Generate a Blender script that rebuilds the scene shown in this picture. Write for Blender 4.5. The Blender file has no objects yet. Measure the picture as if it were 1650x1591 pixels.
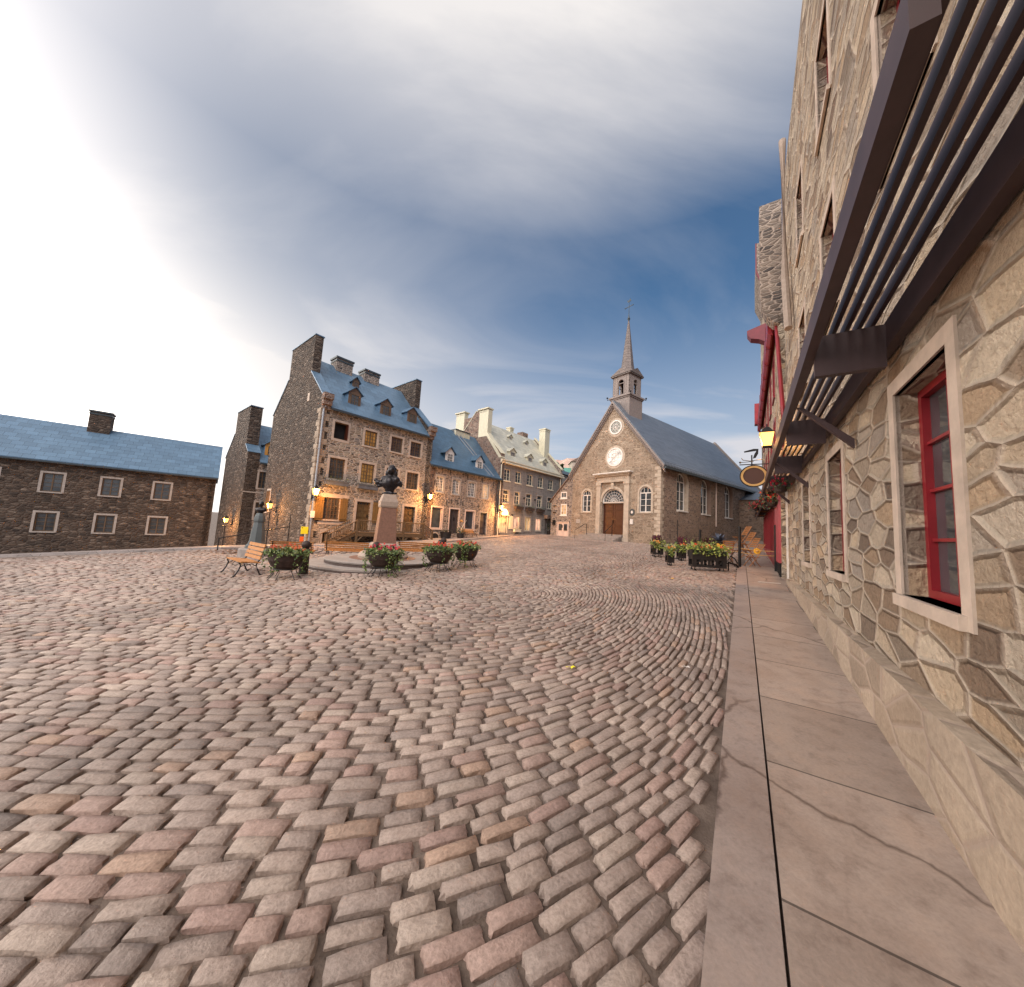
import bpy, bmesh, math, random
import numpy as np
from mathutils import Vector, Matrix
from mathutils.geometry import tessellate_polygon
C = bpy.context.scene.collection
S = bpy.context.scene
R = math.radians
rnd = random.Random(7)

# ------------------------------------------------------------------ camera
CAM = Vector((0, 0, 1.7)); PITCH, ROLL, FPX = R(5.567), R(3.349), 568.0
cd = bpy.data.cameras.new('camera'); co = bpy.data.objects.new('camera', cd); C.objects.link(co)
F_ = Vector((0, math.cos(PITCH), math.sin(PITCH))); U0 = Vector((0, -math.sin(PITCH), math.cos(PITCH))); R0 = Vector((1, 0, 0))
R_ = R0 * math.cos(ROLL) + U0 * math.sin(ROLL); U_ = -R0 * math.sin(ROLL) + U0 * math.cos(ROLL)
m = Matrix((R_, U_, -F_)).transposed().to_4x4(); m.translation = CAM
co.matrix_world = m
cd.sensor_fit = 'HORIZONTAL'; cd.sensor_width = 36; cd.lens = FPX / 1650 * 36
cd.clip_start = 0.05; cd.clip_end = 3000
S.camera = co

# ------------------------------------------------------------------ sky, sun, exposure
FILL_AZ, FILL_EL = -166.0, 47.0         # azimuth from +Y towards +X (degrees), elevation: soft frontal fill added high behind the camera
GLOW_AZ = -70.0                      # the bright bank of cloud to the left
w = bpy.data.worlds.new('World'); S.world = w; w.use_nodes = True
nt = w.node_tree; nt.nodes.clear(); N = nt.nodes.new; LK = nt.links.new
out = N('ShaderNodeOutputWorld'); bg = N('ShaderNodeBackground'); LK(bg.outputs[0], out.inputs[0])
sky = N('ShaderNodeTexSky'); sky.sky_type = 'NISHITA'; sky.sun_disc = False
sky.sun_elevation = R(FILL_EL); sky.sun_rotation = R(FILL_AZ); sky.air_density = 1.2; sky.dust_density = 1.6; sky.ozone_density = 1.6
bg.inputs[1].default_value = 0.10
tc = N('ShaderNodeTexCoord'); nrm = N('ShaderNodeVectorMath'); nrm.operation = 'NORMALIZE'; LK(tc.outputs['Generated'], nrm.inputs[0])
sep = N('ShaderNodeSeparateXYZ'); LK(nrm.outputs[0], sep.inputs[0])
def mth(op, a, b=None, clamp=False):
    n = N('ShaderNodeMath'); n.operation = op; n.use_clamp = clamp
    for i, v in enumerate((a, b)):
        if v is None: continue
        if isinstance(v, (int, float)): n.inputs[i].default_value = v
        else: LK(v, n.inputs[i])
    return n.outputs[0]
# cloud layer: directions projected on a flat layer overhead
zc = mth('ADD', mth('MAXIMUM', sep.outputs[2], 0.0), 0.14)
px = mth('DIVIDE', sep.outputs[0], zc); py = mth('DIVIDE', sep.outputs[1], zc)
cmb = N('ShaderNodeCombineXYZ'); LK(px, cmb.inputs[0]); LK(mth('MULTIPLY', py, 1.9), cmb.inputs[1])
n1 = N('ShaderNodeTexNoise'); n1.inputs['Scale'].default_value = 0.75; n1.inputs['Detail'].default_value = 7; n1.inputs['Roughness'].default_value = 0.55; n1.inputs['Distortion'].default_value = 0.7
LK(cmb.outputs[0], n1.inputs['Vector'])
mr = N('ShaderNodeMapRange'); mr.inputs[1].default_value = 0.46; mr.inputs[2].default_value = 0.72; LK(n1.outputs[0], mr.inputs[0])
# haze: closeness to the left glow and to the horizon
sd = Vector((math.sin(R(GLOW_AZ)) * math.cos(R(8)), math.cos(R(GLOW_AZ)) * math.cos(R(8)), math.sin(R(8))))
flat_ = N('ShaderNodeVectorMath'); flat_.operation = 'MULTIPLY'; LK(nrm.outputs[0], flat_.inputs[0]); flat_.inputs[1].default_value = (1, 1, 1.75)
flatn = N('ShaderNodeVectorMath'); flatn.operation = 'NORMALIZE'; LK(flat_.outputs[0], flatn.inputs[0])
dot = N('ShaderNodeVectorMath'); dot.operation = 'DOT_PRODUCT'; LK(flatn.outputs[0], dot.inputs[0]); dot.inputs[1].default_value = sd
near = N('ShaderNodeMapRange'); near.inputs[1].default_value = 0.08; near.inputs[2].default_value = 1.0; LK(dot.outputs['Value'], near.inputs[0])
near2 = mth('POWER', near.outputs[0], 1.85)
near6 = mth('POWER', near.outputs[0], 13.0)
hz = N('ShaderNodeMapRange'); hz.inputs[1].default_value = 0.56; hz.inputs[2].default_value = 0.04; LK(sep.outputs[2], hz.inputs[0])
hz2 = mth('POWER', hz.outputs[0], 1.3)
cl = mth('MULTIPLY', mr.outputs[0], mth('ADD', 0.25, mth('MULTIPLY', hz2, 0.75)), True)
haze = mth('ADD', mth('MULTIPLY', hz2, 0.90), mth('MULTIPLY', near2, 1.12), True)
mask = mth('MAXIMUM', haze, cl, True)
hi = N('ShaderNodeMapRange'); hi.inputs[1].default_value = 0.66; hi.inputs[2].default_value = 0.88; LK(sep.outputs[2], hi.inputs[0])
hi2 = mth('MULTIPLY', hi.outputs[0], mth('ADD', mth('MULTIPLY', n1.outputs[0], 1.2), 0.35), True)      # made-up bright cloud above the view, adds top light
mask = mth('ADD', mth('ADD', mth('MULTIPLY', cl, 1.0), haze, True), hi2, True)
def rgb(c):
    n = N('ShaderNodeRGB'); n.outputs[0].default_value = (*c, 1); return n.outputs[0]
ramp = N('ShaderNodeMix'); ramp.data_type = 'RGBA'; LK(mth('MAXIMUM', near2, mth('MULTIPLY', hi2, .8)), ramp.inputs[0]); LK(rgb((7.0, 7.0, 7.5)), ramp.inputs[6]); LK(rgb((9.8, 9.3, 8.9)), ramp.inputs[7])
# clear sky: the sky texture, tinted and held to the photograph's dusk level
skm = N('ShaderNodeMix'); skm.data_type = 'RGBA'; skm.blend_type = 'MULTIPLY'; skm.inputs[0].default_value = 1; LK(sky.outputs[0], skm.inputs[6]); LK(rgb((0.72, 0.98, 1.12)), skm.inputs[7])
mx = N('ShaderNodeMix'); mx.data_type = 'RGBA'; LK(mask, mx.inputs[0]); LK(skm.outputs[2], mx.inputs[6]); LK(ramp.outputs[2], mx.inputs[7])
gl = N('ShaderNodeMix'); gl.data_type = 'RGBA'; gl.blend_type = 'ADD'; LK(near6, gl.inputs[0]); LK(mx.outputs[2], gl.inputs[6]); LK(rgb((46, 42, 37)), gl.inputs[7])
dot2 = N('ShaderNodeVectorMath'); dot2.operation = 'DOT_PRODUCT'; LK(nrm.outputs[0], dot2.inputs[0]); dot2.inputs[1].default_value = (math.sin(R(-98)) * .95, math.cos(R(-98)) * .95, .31)
l2 = N('ShaderNodeMapRange'); l2.inputs[1].default_value = 0.5; l2.inputs[2].default_value = 1.0; LK(dot2.outputs['Value'], l2.inputs[0])
g2 = N('ShaderNodeMix'); g2.data_type = 'RGBA'; g2.blend_type = 'ADD'; LK(mth('POWER', l2.outputs[0], 3.0), g2.inputs[0]); LK(gl.outputs[2], g2.inputs[6]); LK(rgb((34, 30, 26)), g2.inputs[7])  # unseen glow added left of the view to brighten the right-hand wall
LK(g2.outputs[2], bg.inputs[0])

sl = bpy.data.lights.new('sun', 'SUN'); so = bpy.data.objects.new('sun', sl); C.objects.link(so)
sl.energy = 2.9; sl.angle = R(50); sl.color = (1.0, 0.86, 0.76)  # broad added fill that lights the fronts from behind the camera
to_fill = Vector((math.sin(R(FILL_AZ)) * math.cos(R(FILL_EL)), math.cos(R(FILL_AZ)) * math.cos(R(FILL_EL)), math.sin(R(FILL_EL))))
so.rotation_euler = to_fill.to_track_quat('Z', 'Y').to_euler()
S.view_settings.view_transform = 'Standard'; S.view_settings.look = 'None'
S.view_settings.exposure = 0.0; S.view_settings.gamma = 1.0
S.render.engine = 'CYCLES'
S.cycles.max_bounces = 5; S.cycles.use_denoising = True

# ------------------------------------------------------------------ frames and the lie of the land
def D(a): return Vector((math.sin(R(a)), math.cos(R(a)), 0))
HP = Vector((-12.0254, 21.1777, 0)); HAZ = 39.44
VB = D(HAZ - 90)
def gz(x, y):
    z = .0321 * x + .0377 * y - .414
    v = (x - HP.x) * VB.x + (y - HP.y) * VB.y
    z = np.where(v > 0, z - .082 * np.minimum(v, 40), z) if isinstance(z, np.ndarray) else (z - .082 * min(v, 40) if v > 0 else z)
    # sunken walk behind the monument
    ax, ay, bx, by = -12.5, 17.6, -3.6, 19.6
    L = math.hypot(bx - ax, by - ay); tx, ty = (bx - ax) / L, (by - ay) / L
    s = (x - ax) * tx + (y - ay) * ty; d = (x - ax) * -ty + (y - ay) * tx
    if isinstance(z, np.ndarray):
        ds = np.maximum(np.maximum(-s, s - L), 0)
        return z - .36 * np.exp(-(d / 1.1) ** 4) * np.exp(-(ds / .9) ** 2)
    ds = max(-s, s - L, 0)
    return z - .36 * math.exp(-min((d / 1.1) ** 4, 50)) * math.exp(-(ds / .9) ** 2)

# ------------------------------------------------------------------ object helpers
def link(o, parent=None):
    C.objects.link(o)
    if parent: o.parent = parent
    return o
def tag(o, label, cat, group=None, kind=None):
    if label: o['label'] = label
    if cat: o['category'] = cat
    if group: o['group'] = group
    if kind: o['kind'] = kind
    return o
def thing(name, label, cat, loc=(0, 0, 0), rz=0.0, group=None):
    o = bpy.data.objects.new(name, None); link(o); o.location = loc; o.rotation_euler = (0, 0, rz)
    o.empty_display_size = .2
    return tag(o, label, cat, group)
def copy_tree(o, parent=None):
    c = o.copy(); C.objects.link(c); c.parent = parent
    for ch in list(o.children): copy_tree(ch, c)
    return c

class MB:
    def __init__(s): s.v = []; s.f = []; s.m = []; s.c = []; s.mi = 0; s.col = None
    def add(s, vs, fs):
        o = len(s.v); s.v += [tuple(v) for v in vs]
        for f in fs: s.f.append(tuple(i + o for i in f)); s.m.append(s.mi); s.c.append(s.col)
        return s
    def box(s, x0, x1, y0, y1, z0, z1, M=None):
        vs = [Vector((x, y, z)) for z in (z0, z1) for y in (y0, y1) for x in (x0, x1)]
        if M is not None: vs = [M @ v for v in vs]
        return s.add(vs, [(0, 2, 3, 1), (4, 5, 7, 6), (0, 1, 5, 4), (2, 6, 7, 3), (0, 4, 6, 2), (1, 3, 7, 5)])
    def poly(s, pts, flip=False):
        return s.add(pts, [tuple(range(len(pts)))[::-1] if flip else tuple(range(len(pts)))])
    def prism(s, pts, d):          # pts: 3d loop, d: offset vector
        n = len(pts); pts = [Vector(p) for p in pts]; d = Vector(d)
        return s.add(pts + [p + d for p in pts], [tuple(range(n)), tuple(range(n, 2 * n))[::-1]] + [(i, i + n, (i + 1) % n + n, (i + 1) % n) for i in range(n)])
    def tube(s, path, r, seg=6, closed=False):
        path = [Vector(p) for p in path]; n = len(path); rr = r if isinstance(r, (list, tuple)) else [r] * n
        rings = []; up = Vector((0, 0, 1))
        for i, p in enumerate(path):
            a = path[(i - 1) % n] if (i > 0 or closed) else p; b = path[(i + 1) % n] if (i < n - 1 or closed) else p
            t = (b - a).normalized()
            x = t.cross(up)
            if x.length < .05: x = t.cross(Vector((1, 0, 0)))
            x.normalize(); y = x.cross(t)
            rings.append([p + (x * math.cos(2 * math.pi * k / seg) + y * math.sin(2 * math.pi * k / seg)) * rr[i] for k in range(seg)])
        vs = [v for r_ in rings for v in r_]; fs = []
        for i in range(n if closed else n - 1):
            j = (i + 1) % n
            for k in range(seg): fs.append((i * seg + k, i * seg + (k + 1) % seg, j * seg + (k + 1) % seg, j * seg + k))
        if not closed: fs += [tuple(range(seg))[::-1], tuple(range((n - 1) * seg, n * seg))]
        return s.add(vs, fs)
    def lathe(s, prof, seg=20, c=(0, 0, 0), sx=1, sy=1, a0=0.0):
        vs = [(c[0] + r * sx * math.cos(a0 + 2 * math.pi * k / seg), c[1] + r * sy * math.sin(a0 + 2 * math.pi * k / seg), c[2] + z) for r, z in prof for k in range(seg)]
        fs = [(i * seg + k, i * seg + (k + 1) % seg, (i + 1) * seg + (k + 1) % seg, (i + 1) * seg + k) for i in range(len(prof) - 1) for k in range(seg)]
        fs += [tuple(range(seg))[::-1], tuple(range((len(prof) - 1) * seg, len(prof) * seg))]
        return s.add(vs, fs)
    def ball(s, c, r, seg=12, rings=8, sc=(1, 1, 1)):
        prof = [(r * math.sin(math.pi * i / rings) + 1e-4, -r * math.cos(math.pi * i / rings) * sc[2]) for i in range(rings + 1)]
        return s.lathe(prof, seg, c, sc[0], sc[1])
    def ring(s, outer, inner, T, d0, d1):      # flat ring between two 2d loops, from depth d0 (front) to d1
        n = len(outer)
        vs = [T(a, b, d0) for a, b in outer] + [T(a, b, d0) for a, b in inner] + [T(a, b, d1) for a, b in outer] + [T(a, b, d1) for a, b in inner]
        fs = []
        for i in range(n):
            j = (i + 1) % n
            fs += [(i, j, n + j, n + i), (2 * n + i, 2 * n + j, j, i), (n + i, n + j, 3 * n + j, 3 * n + i)]
        return s.add(vs, fs)
    def plate(s, loop, T, d0, d1):
        n = len(loop); vs = [T(a, b, d0) for a, b in loop] + [T(a, b, d1) for a, b in loop]
        return s.add(vs, [tuple(range(n)), tuple(range(n, 2 * n))[::-1]] + [(i, i + n, (i + 1) % n + n, (i + 1) % n) for i in range(n)])
    def build(s, name, mats, parent=None, smooth=False, loc=None, fixn=True):
        me = bpy.data.meshes.new(name); me.from_pydata(s.v, [], s.f)
        if not isinstance(mats, (list, tuple)): mats = [mats]
        for mt in mats: me.materials.append(mt)
        me.polygons.foreach_set('material_index', s.m)
        if fixn:
            bm = bmesh.new(); bm.from_mesh(me); bmesh.ops.recalc_face_normals(bm, faces=bm.faces); bm.to_mesh(me); bm.free()
        me.update()
        if smooth: me.polygons.foreach_set('use_smooth', [True] * len(me.polygons))
        uvs(me)
        if any(c is not None for c in s.c):
            at = me.color_attributes.new('tint', 'FLOAT_COLOR', 'CORNER'); k = 0
            buf = np.ones((len(me.loops), 4), np.float32)
            for p, c in zip(me.polygons, s.c):
                if c is not None: buf[p.loop_start:p.loop_start + p.loop_total, :3] = c
            at.data.foreach_set('color', buf.ravel())
        o = bpy.data.objects.new(name, me); link(o, parent)
        if loc is not None: o.location = loc
        return o
def uvs(me):
    nl = len(me.loops); 
    if nl == 0: return
    co_ = np.empty(len(me.vertices) * 3); me.vertices.foreach_get('co', co_); co_ = co_.reshape(-1, 3)
    lv = np.empty(nl, int); me.loops.foreach_get('vertex_index', lv)
    pn = np.empty(len(me.polygons) * 3); me.polygons.foreach_get('normal', pn); pn = pn.reshape(-1, 3)
    lt = np.empty(len(me.polygons), int); me.polygons.foreach_get('loop_total', lt)
    n = np.repeat(pn, lt, axis=0)
    t = np.stack([-n[:, 1], n[:, 0], np.zeros(nl)], 1); L = np.linalg.norm(t, axis=1)
    flat = L < .15; t[flat] = (1, 0, 0); L[flat] = 1; t /= L[:, None]
    b = np.cross(n, t); b[flat] = (0, 1, 0)
    p = co_[lv]; uv = np.stack([(p * t).sum(1), (p * b).sum(1)], 1)
    lay = me.uv_layers.new(name='UVMap'); lay.data.foreach_set('uv', uv.astype(np.float32).ravel())

def rect(a0, a1, b0, b1): return [(a0, b0), (a1, b0), (a1, b1), (a0, b1)]
def arch(a0, a1, b0, b1, n=12):
    r = (a1 - a0) / 2; c = (a0 + a1) / 2
    return [(a0, b0), (a1, b0)] + [(c + r * math.cos(math.pi * k / n), b1 - r + r * math.sin(math.pi * k / n)) for k in range(n + 1)]
def circ(a, b, r, n=24, sy=1): return [(a + r * math.cos(2 * math.pi * k / n), b + r * sy * math.sin(2 * math.pi * k / n)) for k in range(n)]
def offset(loop, d):       # inward offset of a convex counter-clockwise loop
    n = len(loop); outp = []
    for i in range(n):
        p0, p1, p2 = [Vector(loop[(i + k) % n]) for k in (-1, 0, 1)]
        e1 = (p1 - p0).normalized(); e2 = (p2 - p1).normalized()
        n1_ = Vector((-e1.y, e1.x)); n2_ = Vector((-e2.y, e2.x)); q = (n1_ + n2_); q = q / max(q.length_squared, .2) * 2
        outp.append(tuple(p1 + q * d))
    return outp
def wall(mb, T, outer, holes, thick=.4, sides=True):
    loops = [outer] + holes
    V = [Vector((a, b, 0)) for lp in loops for a, b in lp]
    tri = tessellate_polygon([[Vector((a, b, 0)) for a, b in lp] for lp in loops])
    mb.add([T(v.x, v.y, 0) for v in V], [tuple(t) for t in tri])
    for k, lp in enumerate(loops):
        if k == 0 and not sides: continue
        n = len(lp)
        mb.add([T(a, b, 0) for a, b in lp] + [T(a, b, thick) for a, b in lp], [(i, (i + 1) % n, (i + 1) % n + n, i + n) for i in range(n)])

# ------------------------------------------------------------------ materials
class MT:
    def __init__(s, name):
        s.m = bpy.data.materials.new(name); s.m.use_nodes = True; s.t = s.m.node_tree; s.b = s.t.nodes['Principled BSDF']
    def n(s, typ, **kw):
        nd = s.t.nodes.new('ShaderNode' + typ)
        for k, v in kw.items():
            if k.startswith('i_'): nd.inputs[k[2:].replace('_', ' ')].default_value = v
            else: setattr(nd, k, v)
        return nd
    def l(s, a, b): s.t.links.new(a, b)
    def uv(s, sx=1, sy=1):
        a = s.n('UVMap'); m_ = s.n('Mapping'); m_.inputs['Scale'].default_value = (sx, sy, 1); s.l(a.outputs[0], m_.inputs[0]); return m_.outputs[0]
    def obj(s, sc=1):
        a = s.n('TexCoord'); m_ = s.n('Mapping'); m_.inputs['Scale'].default_value = (sc, sc, sc); s.l(a.outputs['Object'], m_.inputs[0]); return m_.outputs[0]
    def noise(s, vec, scale, detail=4, rough=.5):
        nd = s.n('TexNoise'); nd.inputs['Scale'].default_value = scale; nd.inputs['Detail'].default_value = detail; nd.inputs['Roughness'].default_value = rough
        if vec is not None: s.l(vec, nd.inputs['Vector'])
        return nd
    def ramp(s, fac, stops, interp='LINEAR'):
        r = s.n('ValToRGB'); cr = r.color_ramp; cr.interpolation = interp
        while len(cr.elements) < len(stops): cr.elements.new(.5)
        for e, (p, c) in zip(cr.elements, stops): e.position = p; e.color = (*c, 1) if len(c) == 3 else c
        s.l(fac, r.inputs[0]); return r.outputs[0]
    def mix(s, fac, a, b, mode='MIX'):
        x = s.n('Mix', data_type='RGBA', blend_type=mode)
        for i, v in ((0, fac), (6, a), (7, b)):
            if isinstance(v, (int, float)): x.inputs[i].default_value = v
            elif isinstance(v, tuple): x.inputs[i].default_value = (*v, 1)
            else: s.l(v, x.inputs[i])
        return x.outputs[2]
    def mr(s, v, a, b, c=0, d=1):
        x = s.n('MapRange'); s.l(v, x.inputs[0])
        for i, k in zip((1, 2, 3, 4), (a, b, c, d)): x.inputs[i].default_value = k
        return x.outputs[0]
    def bump(s, h, dist=.02, strength=1.0, prev=None):
        b = s.n('Bump'); b.inputs['Distance'].default_value = dist; b.inputs['Strength'].default_value = strength; s.l(h, b.inputs['Height'])
        if prev is not None: s.l(prev, b.inputs['Normal'])
        return b.outputs[0]
    def col(s, v): s.l(v, s.b.inputs['Base Color'])
def plain(name, c, rough=.6, metal=0, var=.25, scale=3, bump=0, streak=None):
    M = MT(name); v = M.obj(1); nz = M.noise(v, scale, 5, .6)
    dark = tuple(x * (1 - var) for x in c); light = tuple(min(1, x * (1 + var)) for x in c)
    M.col(M.ramp(nz.outputs[0], [(.3, dark), (.7, light)]))
    M.b.inputs['Roughness'].default_value = rough; M.b.inputs['Metallic'].default_value = metal
    if bump: M.l(M.bump(M.noise(v, scale * 8, 4).outputs[0], bump), M.b.inputs['Normal'])
    return M.m
def stone(name, cols, mortar, sx=2.6, sy=6.5, mw=.09, warp=.12, bump=.03, rough=.9, grime=.35, rnd_=.9, big=0.0):
    M = MT(name); u = M.uv()
    wn = M.noise(u, 2.2, 3); wsub = M.n('VectorMath', operation='SUBTRACT'); M.l(wn.outputs['Color'], wsub.inputs[0]); wsub.inputs[1].default_value = (.5, .5, .5)
    wsc = M.n('VectorMath', operation='SCALE'); M.l(wsub.outputs[0], wsc.inputs[0]); wsc.inputs['Scale'].default_value = warp
    wa = M.n('VectorMath', operation='ADD'); M.l(u, wa.inputs[0]); M.l(wsc.outputs[0], wa.inputs[1])
    sc = M.n('VectorMath', operation='MULTIPLY'); M.l(wa.outputs[0], sc.inputs[0]); sc.inputs[1].default_value = (sx, sy, 1)
    v1 = M.n('TexVoronoi', voronoi_dimensions='2D', feature='F1'); v1.inputs['Scale'].default_value = 1; v1.inputs['Randomness'].default_value = rnd_; M.l(sc.outputs[0], v1.inputs['Vector'])
    v2 = M.n('TexVoronoi', voronoi_dimensions='2D', feature='DISTANCE_TO_EDGE'); v2.inputs['Scale'].default_value = 1; v2.inputs['Randomness'].default_value = rnd_; M.l(sc.outputs[0], v2.inputs['Vector'])
    sp = M.n('SeparateColor'); M.l(v1.outputs['Color'], sp.inputs[0])
    n_ = len(cols); base = M.ramp(sp.outputs[0], [(i / max(n_ - 1, 1), c) for i, c in enumerate(cols)])
    fine = M.noise(u, 16, 5, .65); base = M.mix(.55, base, M.ramp(fine.outputs[0], [(.25, (.35, .35, .35)), (.75, (1.0, 1.0, 1.0))]), 'MULTIPLY')
    edge = M.mr(v2.outputs[0], mw * .45, mw * 1.3)
    c = M.mix(edge, mortar, base)
    lg = M.noise(u, .55, 4, .6); c = M.mix(grime, c, M.ramp(lg.outputs[0], [(.3, (.45, .42, .40)), (.65, (1.15, 1.1, 1.05))]), 'MULTIPLY')
    M.col(c); M.b.inputs['Roughness'].default_value = rough
    hh = M.n('Math', operation='ADD'); M.l(M.mr(v2.outputs[0], 0, mw * 2), hh.inputs[0]); M.l(fine.outputs[0], hh.inputs[1])
    M.l(M.bump(hh.outputs[0], bump), M.b.inputs['Normal'])
    return M.m
def metal_roof(name, c, row=.5, seam=.6, rough=.42, var=.12, bump=.012):
    M = MT(name); u = M.uv(); br = M.n('TexBrick'); M.l(u, br.inputs['Vector'])
    br.inputs['Scale'].default_value = 1; br.inputs['Brick Width'].default_value = seam; br.inputs['Row Height'].default_value = row; br.inputs['Mortar Size'].default_value = .012; br.inputs['Mortar Smooth'].default_value = .4
    br.inputs['Color1'].default_value = (*[x * (1 - var) for x in c], 1); br.inputs['Color2'].default_value = (*[x * (1 + var) for x in c], 1); br.inputs['Mortar'].default_value = (*[x * .62 for x in c], 1)
    nz = M.noise(u, .9, 5, .6)
    M.col(M.mix(.5, br.outputs[0], M.ramp(nz.outputs[0], [(.3, (.7, .72, .75)), (.7, (1.15, 1.12, 1.1))]), 'MULTIPLY'))
    M.b.inputs['Roughness'].default_value = rough; M.b.inputs['Metallic'].default_value = .25
    M.l(M.bump(br.outputs['Fac'], bump), M.b.inputs['Normal'])
    return M.m
def wood(name, c, rough=.55, plank=0):
    M = MT(name); u = M.uv(1, 1); mp = M.n('Mapping'); mp.inputs['Scale'].default_value = (12, 1.2, 1); M.l(u, mp.inputs[0])
    nz = M.noise(mp.outputs[0], 3, 5, .6)
    M.col(M.ramp(nz.outputs[0], [(.3, tuple(x * .62 for x in c)), (.5, c), (.72, tuple(min(1, x * 1.3) for x in c))]))
    M.b.inputs['Roughness'].default_value = rough; M.l(M.bump(nz.outputs[0], .003), M.b.inputs['Normal'])
    return M.m
def glass(name, c=(.03, .035, .04), lit=None, k=0.0):
    M = MT(name); v = M.uv(); nz = M.noise(v, 1.7, 3, .5)
    M.col(M.ramp(nz.outputs[0], [(.35, c), (.6, tuple(x * 2.2 for x in c))])); M.b.inputs['Roughness'].default_value = .08
    M.b.inputs['Specular IOR Level'].default_value = .8
    if lit:
        M.l(M.ramp(nz.outputs[0], [(.3, tuple(x * .25 for x in lit)), (.62, lit)]), M.b.inputs['Emission Color']); M.b.inputs['Emission Strength'].default_value = k
    M.l(M.bump(M.noise(v, 3).outputs[0], .004), M.b.inputs['Normal'])
    return M.m
def emis(name, c, k):
    M = MT(name); M.b.inputs['Base Color'].default_value = (*c, 1); M.b.inputs['Emission Color'].default_value = (*c, 1); M.b.inputs['Emission Strength'].default_value = k; return M.m
def tinted(name, rough=.6, var=.35, scale=9, bump=.0, trans=False):
    M = MT(name); a = M.n('Attribute', attribute_name='tint'); nz = M.noise(M.obj(), scale, 5, .6)
    M.col(M.mix(1.0, a.outputs[0], M.ramp(nz.outputs[0], [(.25, (1 - var,) * 3), (.75, (1 + var * .5,) * 3)]), 'MULTIPLY'))
    M.b.inputs['Roughness'].default_value = rough
    if bump: M.l(M.bump(M.noise(M.obj(), scale * 4, 4, .7).outputs[0], bump), M.b.inputs['Normal'])
    return M.m
K = {}
K['stone_front'] = stone('rubble facade stone', [(.165, .13, .10), (.385, .325, .25), (.225, .21, .20), (.52, .455, .365), (.105, .09, .08), (.44, .38, .305)], (.52, .435, .375), 3.0, 7.5, .10)
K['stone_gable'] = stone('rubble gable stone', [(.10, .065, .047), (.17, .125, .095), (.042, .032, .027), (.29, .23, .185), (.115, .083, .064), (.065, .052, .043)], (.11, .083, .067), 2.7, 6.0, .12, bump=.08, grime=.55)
K['stone_two'] = stone('grey rubble stone', [(.18, .15, .135), (.37, .31, .265), (.095, .085, .085), (.46, .39, .335)], (.43, .36, .315), 3.0, 7.0, .11)
K['stone_three'] = stone('fine grey stone', [(.24, .228, .222), (.30, .278, .265), (.21, .20, .197)], (.30, .28, .268), 2.2, 4.2, .05, warp=.02, bump=.01, rnd_=.35)
K['stone_brown'] = stone('brown firewall stone', [(.20, .12, .09), (.33, .22, .17), (.11, .08, .07), (.40, .30, .24)], (.33, .25, .21), 3.0, 6.0, .10)
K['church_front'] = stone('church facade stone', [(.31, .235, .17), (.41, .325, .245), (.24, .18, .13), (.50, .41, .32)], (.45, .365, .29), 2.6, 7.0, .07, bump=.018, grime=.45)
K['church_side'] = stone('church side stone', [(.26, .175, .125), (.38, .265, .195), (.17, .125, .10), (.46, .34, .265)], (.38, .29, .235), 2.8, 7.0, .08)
K['near_stone'] = stone('pale coursed stone', [(.62, .46, .31), (.27, .19, .135), (.74, .60, .44), (.42, .36, .31), (.80, .68, .53), (.20, .145, .11)], (.60, .50, .40), 1.7, 4.6, .07, warp=.05, bump=.07, rnd_=.85)
K['trim'] = plain('dressed limestone trim', (.50, .41, .34), .85, var=.18, scale=4, bump=.004)
K['trim_grey'] = plain('grey dressed trim', (.38, .34, .31), .85, var=.15, scale=4, bump=.004)
K['church_trim'] = plain('church dressed stone', (.47, .39, .31), .85, var=.2, scale=3, bump=.006)
K['quoin'] = stone('corner stones', [(.42, .33, .25), (.56, .46, .36), (.34, .27, .21)], (.40, .32, .26), 1.6, 3.2, .06, warp=.03, bump=.015)
K['roof_one'] = metal_roof('blue painted tin roof', (.115, .20, .30))
K['roof_two'] = metal_roof('deep blue tin roof', (.075, .15, .235), .35, .5)
K['roof_cream'] = metal_roof('cream tin roof', (.56, .54, .44), .5, .55)
K['cream_metal'] = plain('cream sheet metal', (.60, .56, .42), .5, var=.08)
K['cream_paint'] = plain('cream painted wood', (.70, .64, .50), .6, var=.1)
K['roof_church'] = metal_roof('slate grey tin roof', (.15, .175, .21), .30, 1.4, bump=.02)
K['steeple'] = metal_roof('weathered steeple sheeting', (.165, .135, .125), .28, .6, .5)
K['steeple_paint'] = plain('steeple painted boards', (.25, .21, .195), .7, var=.15, scale=5)
K['white'] = plain('white painted frame', (.74, .70, .66), .5, var=.08)
K['pinkwhite'] = plain('pale pink painted wood', (.66, .53, .47), .6, var=.08)
K['brown_frame'] = plain('brown painted frame', (.12, .075, .042), .55, var=.15)
K['dormer_brown'] = plain('brown dormer boards', (.15, .095, .062), .6, var=.15)
K['orange_frame'] = plain('orange painted dormer', (.62, .30, .07), .55, var=.12)
K['door_wood'] = wood('ochre plank door', (.17, .10, .038))
K['shutter_wood'] = wood('ochre shutters', (.21, .12, .038))
K['porch_wood'] = wood('weathered porch timber', (.15, .088, .042), .7)
K['red_door'] = wood('varnished red oak door', (.065, .017, .008), .45)
K['dark'] = plain('dark opening', (.012, .011, .012), .8)
K['darkdoor'] = plain('dark painted door', (.07, .055, .055), .5)
K['iron'] = plain('black wrought iron', (.018, .018, .02), .45, .5)
K['grey_metal'] = plain('galvanised downpipe', (.36, .38, .42), .4, .6, var=.1)
K['copper'] = plain('dark coping metal', (.06, .075, .085), .5, .4)
K['glass'] = glass('dark window glass')
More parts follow.
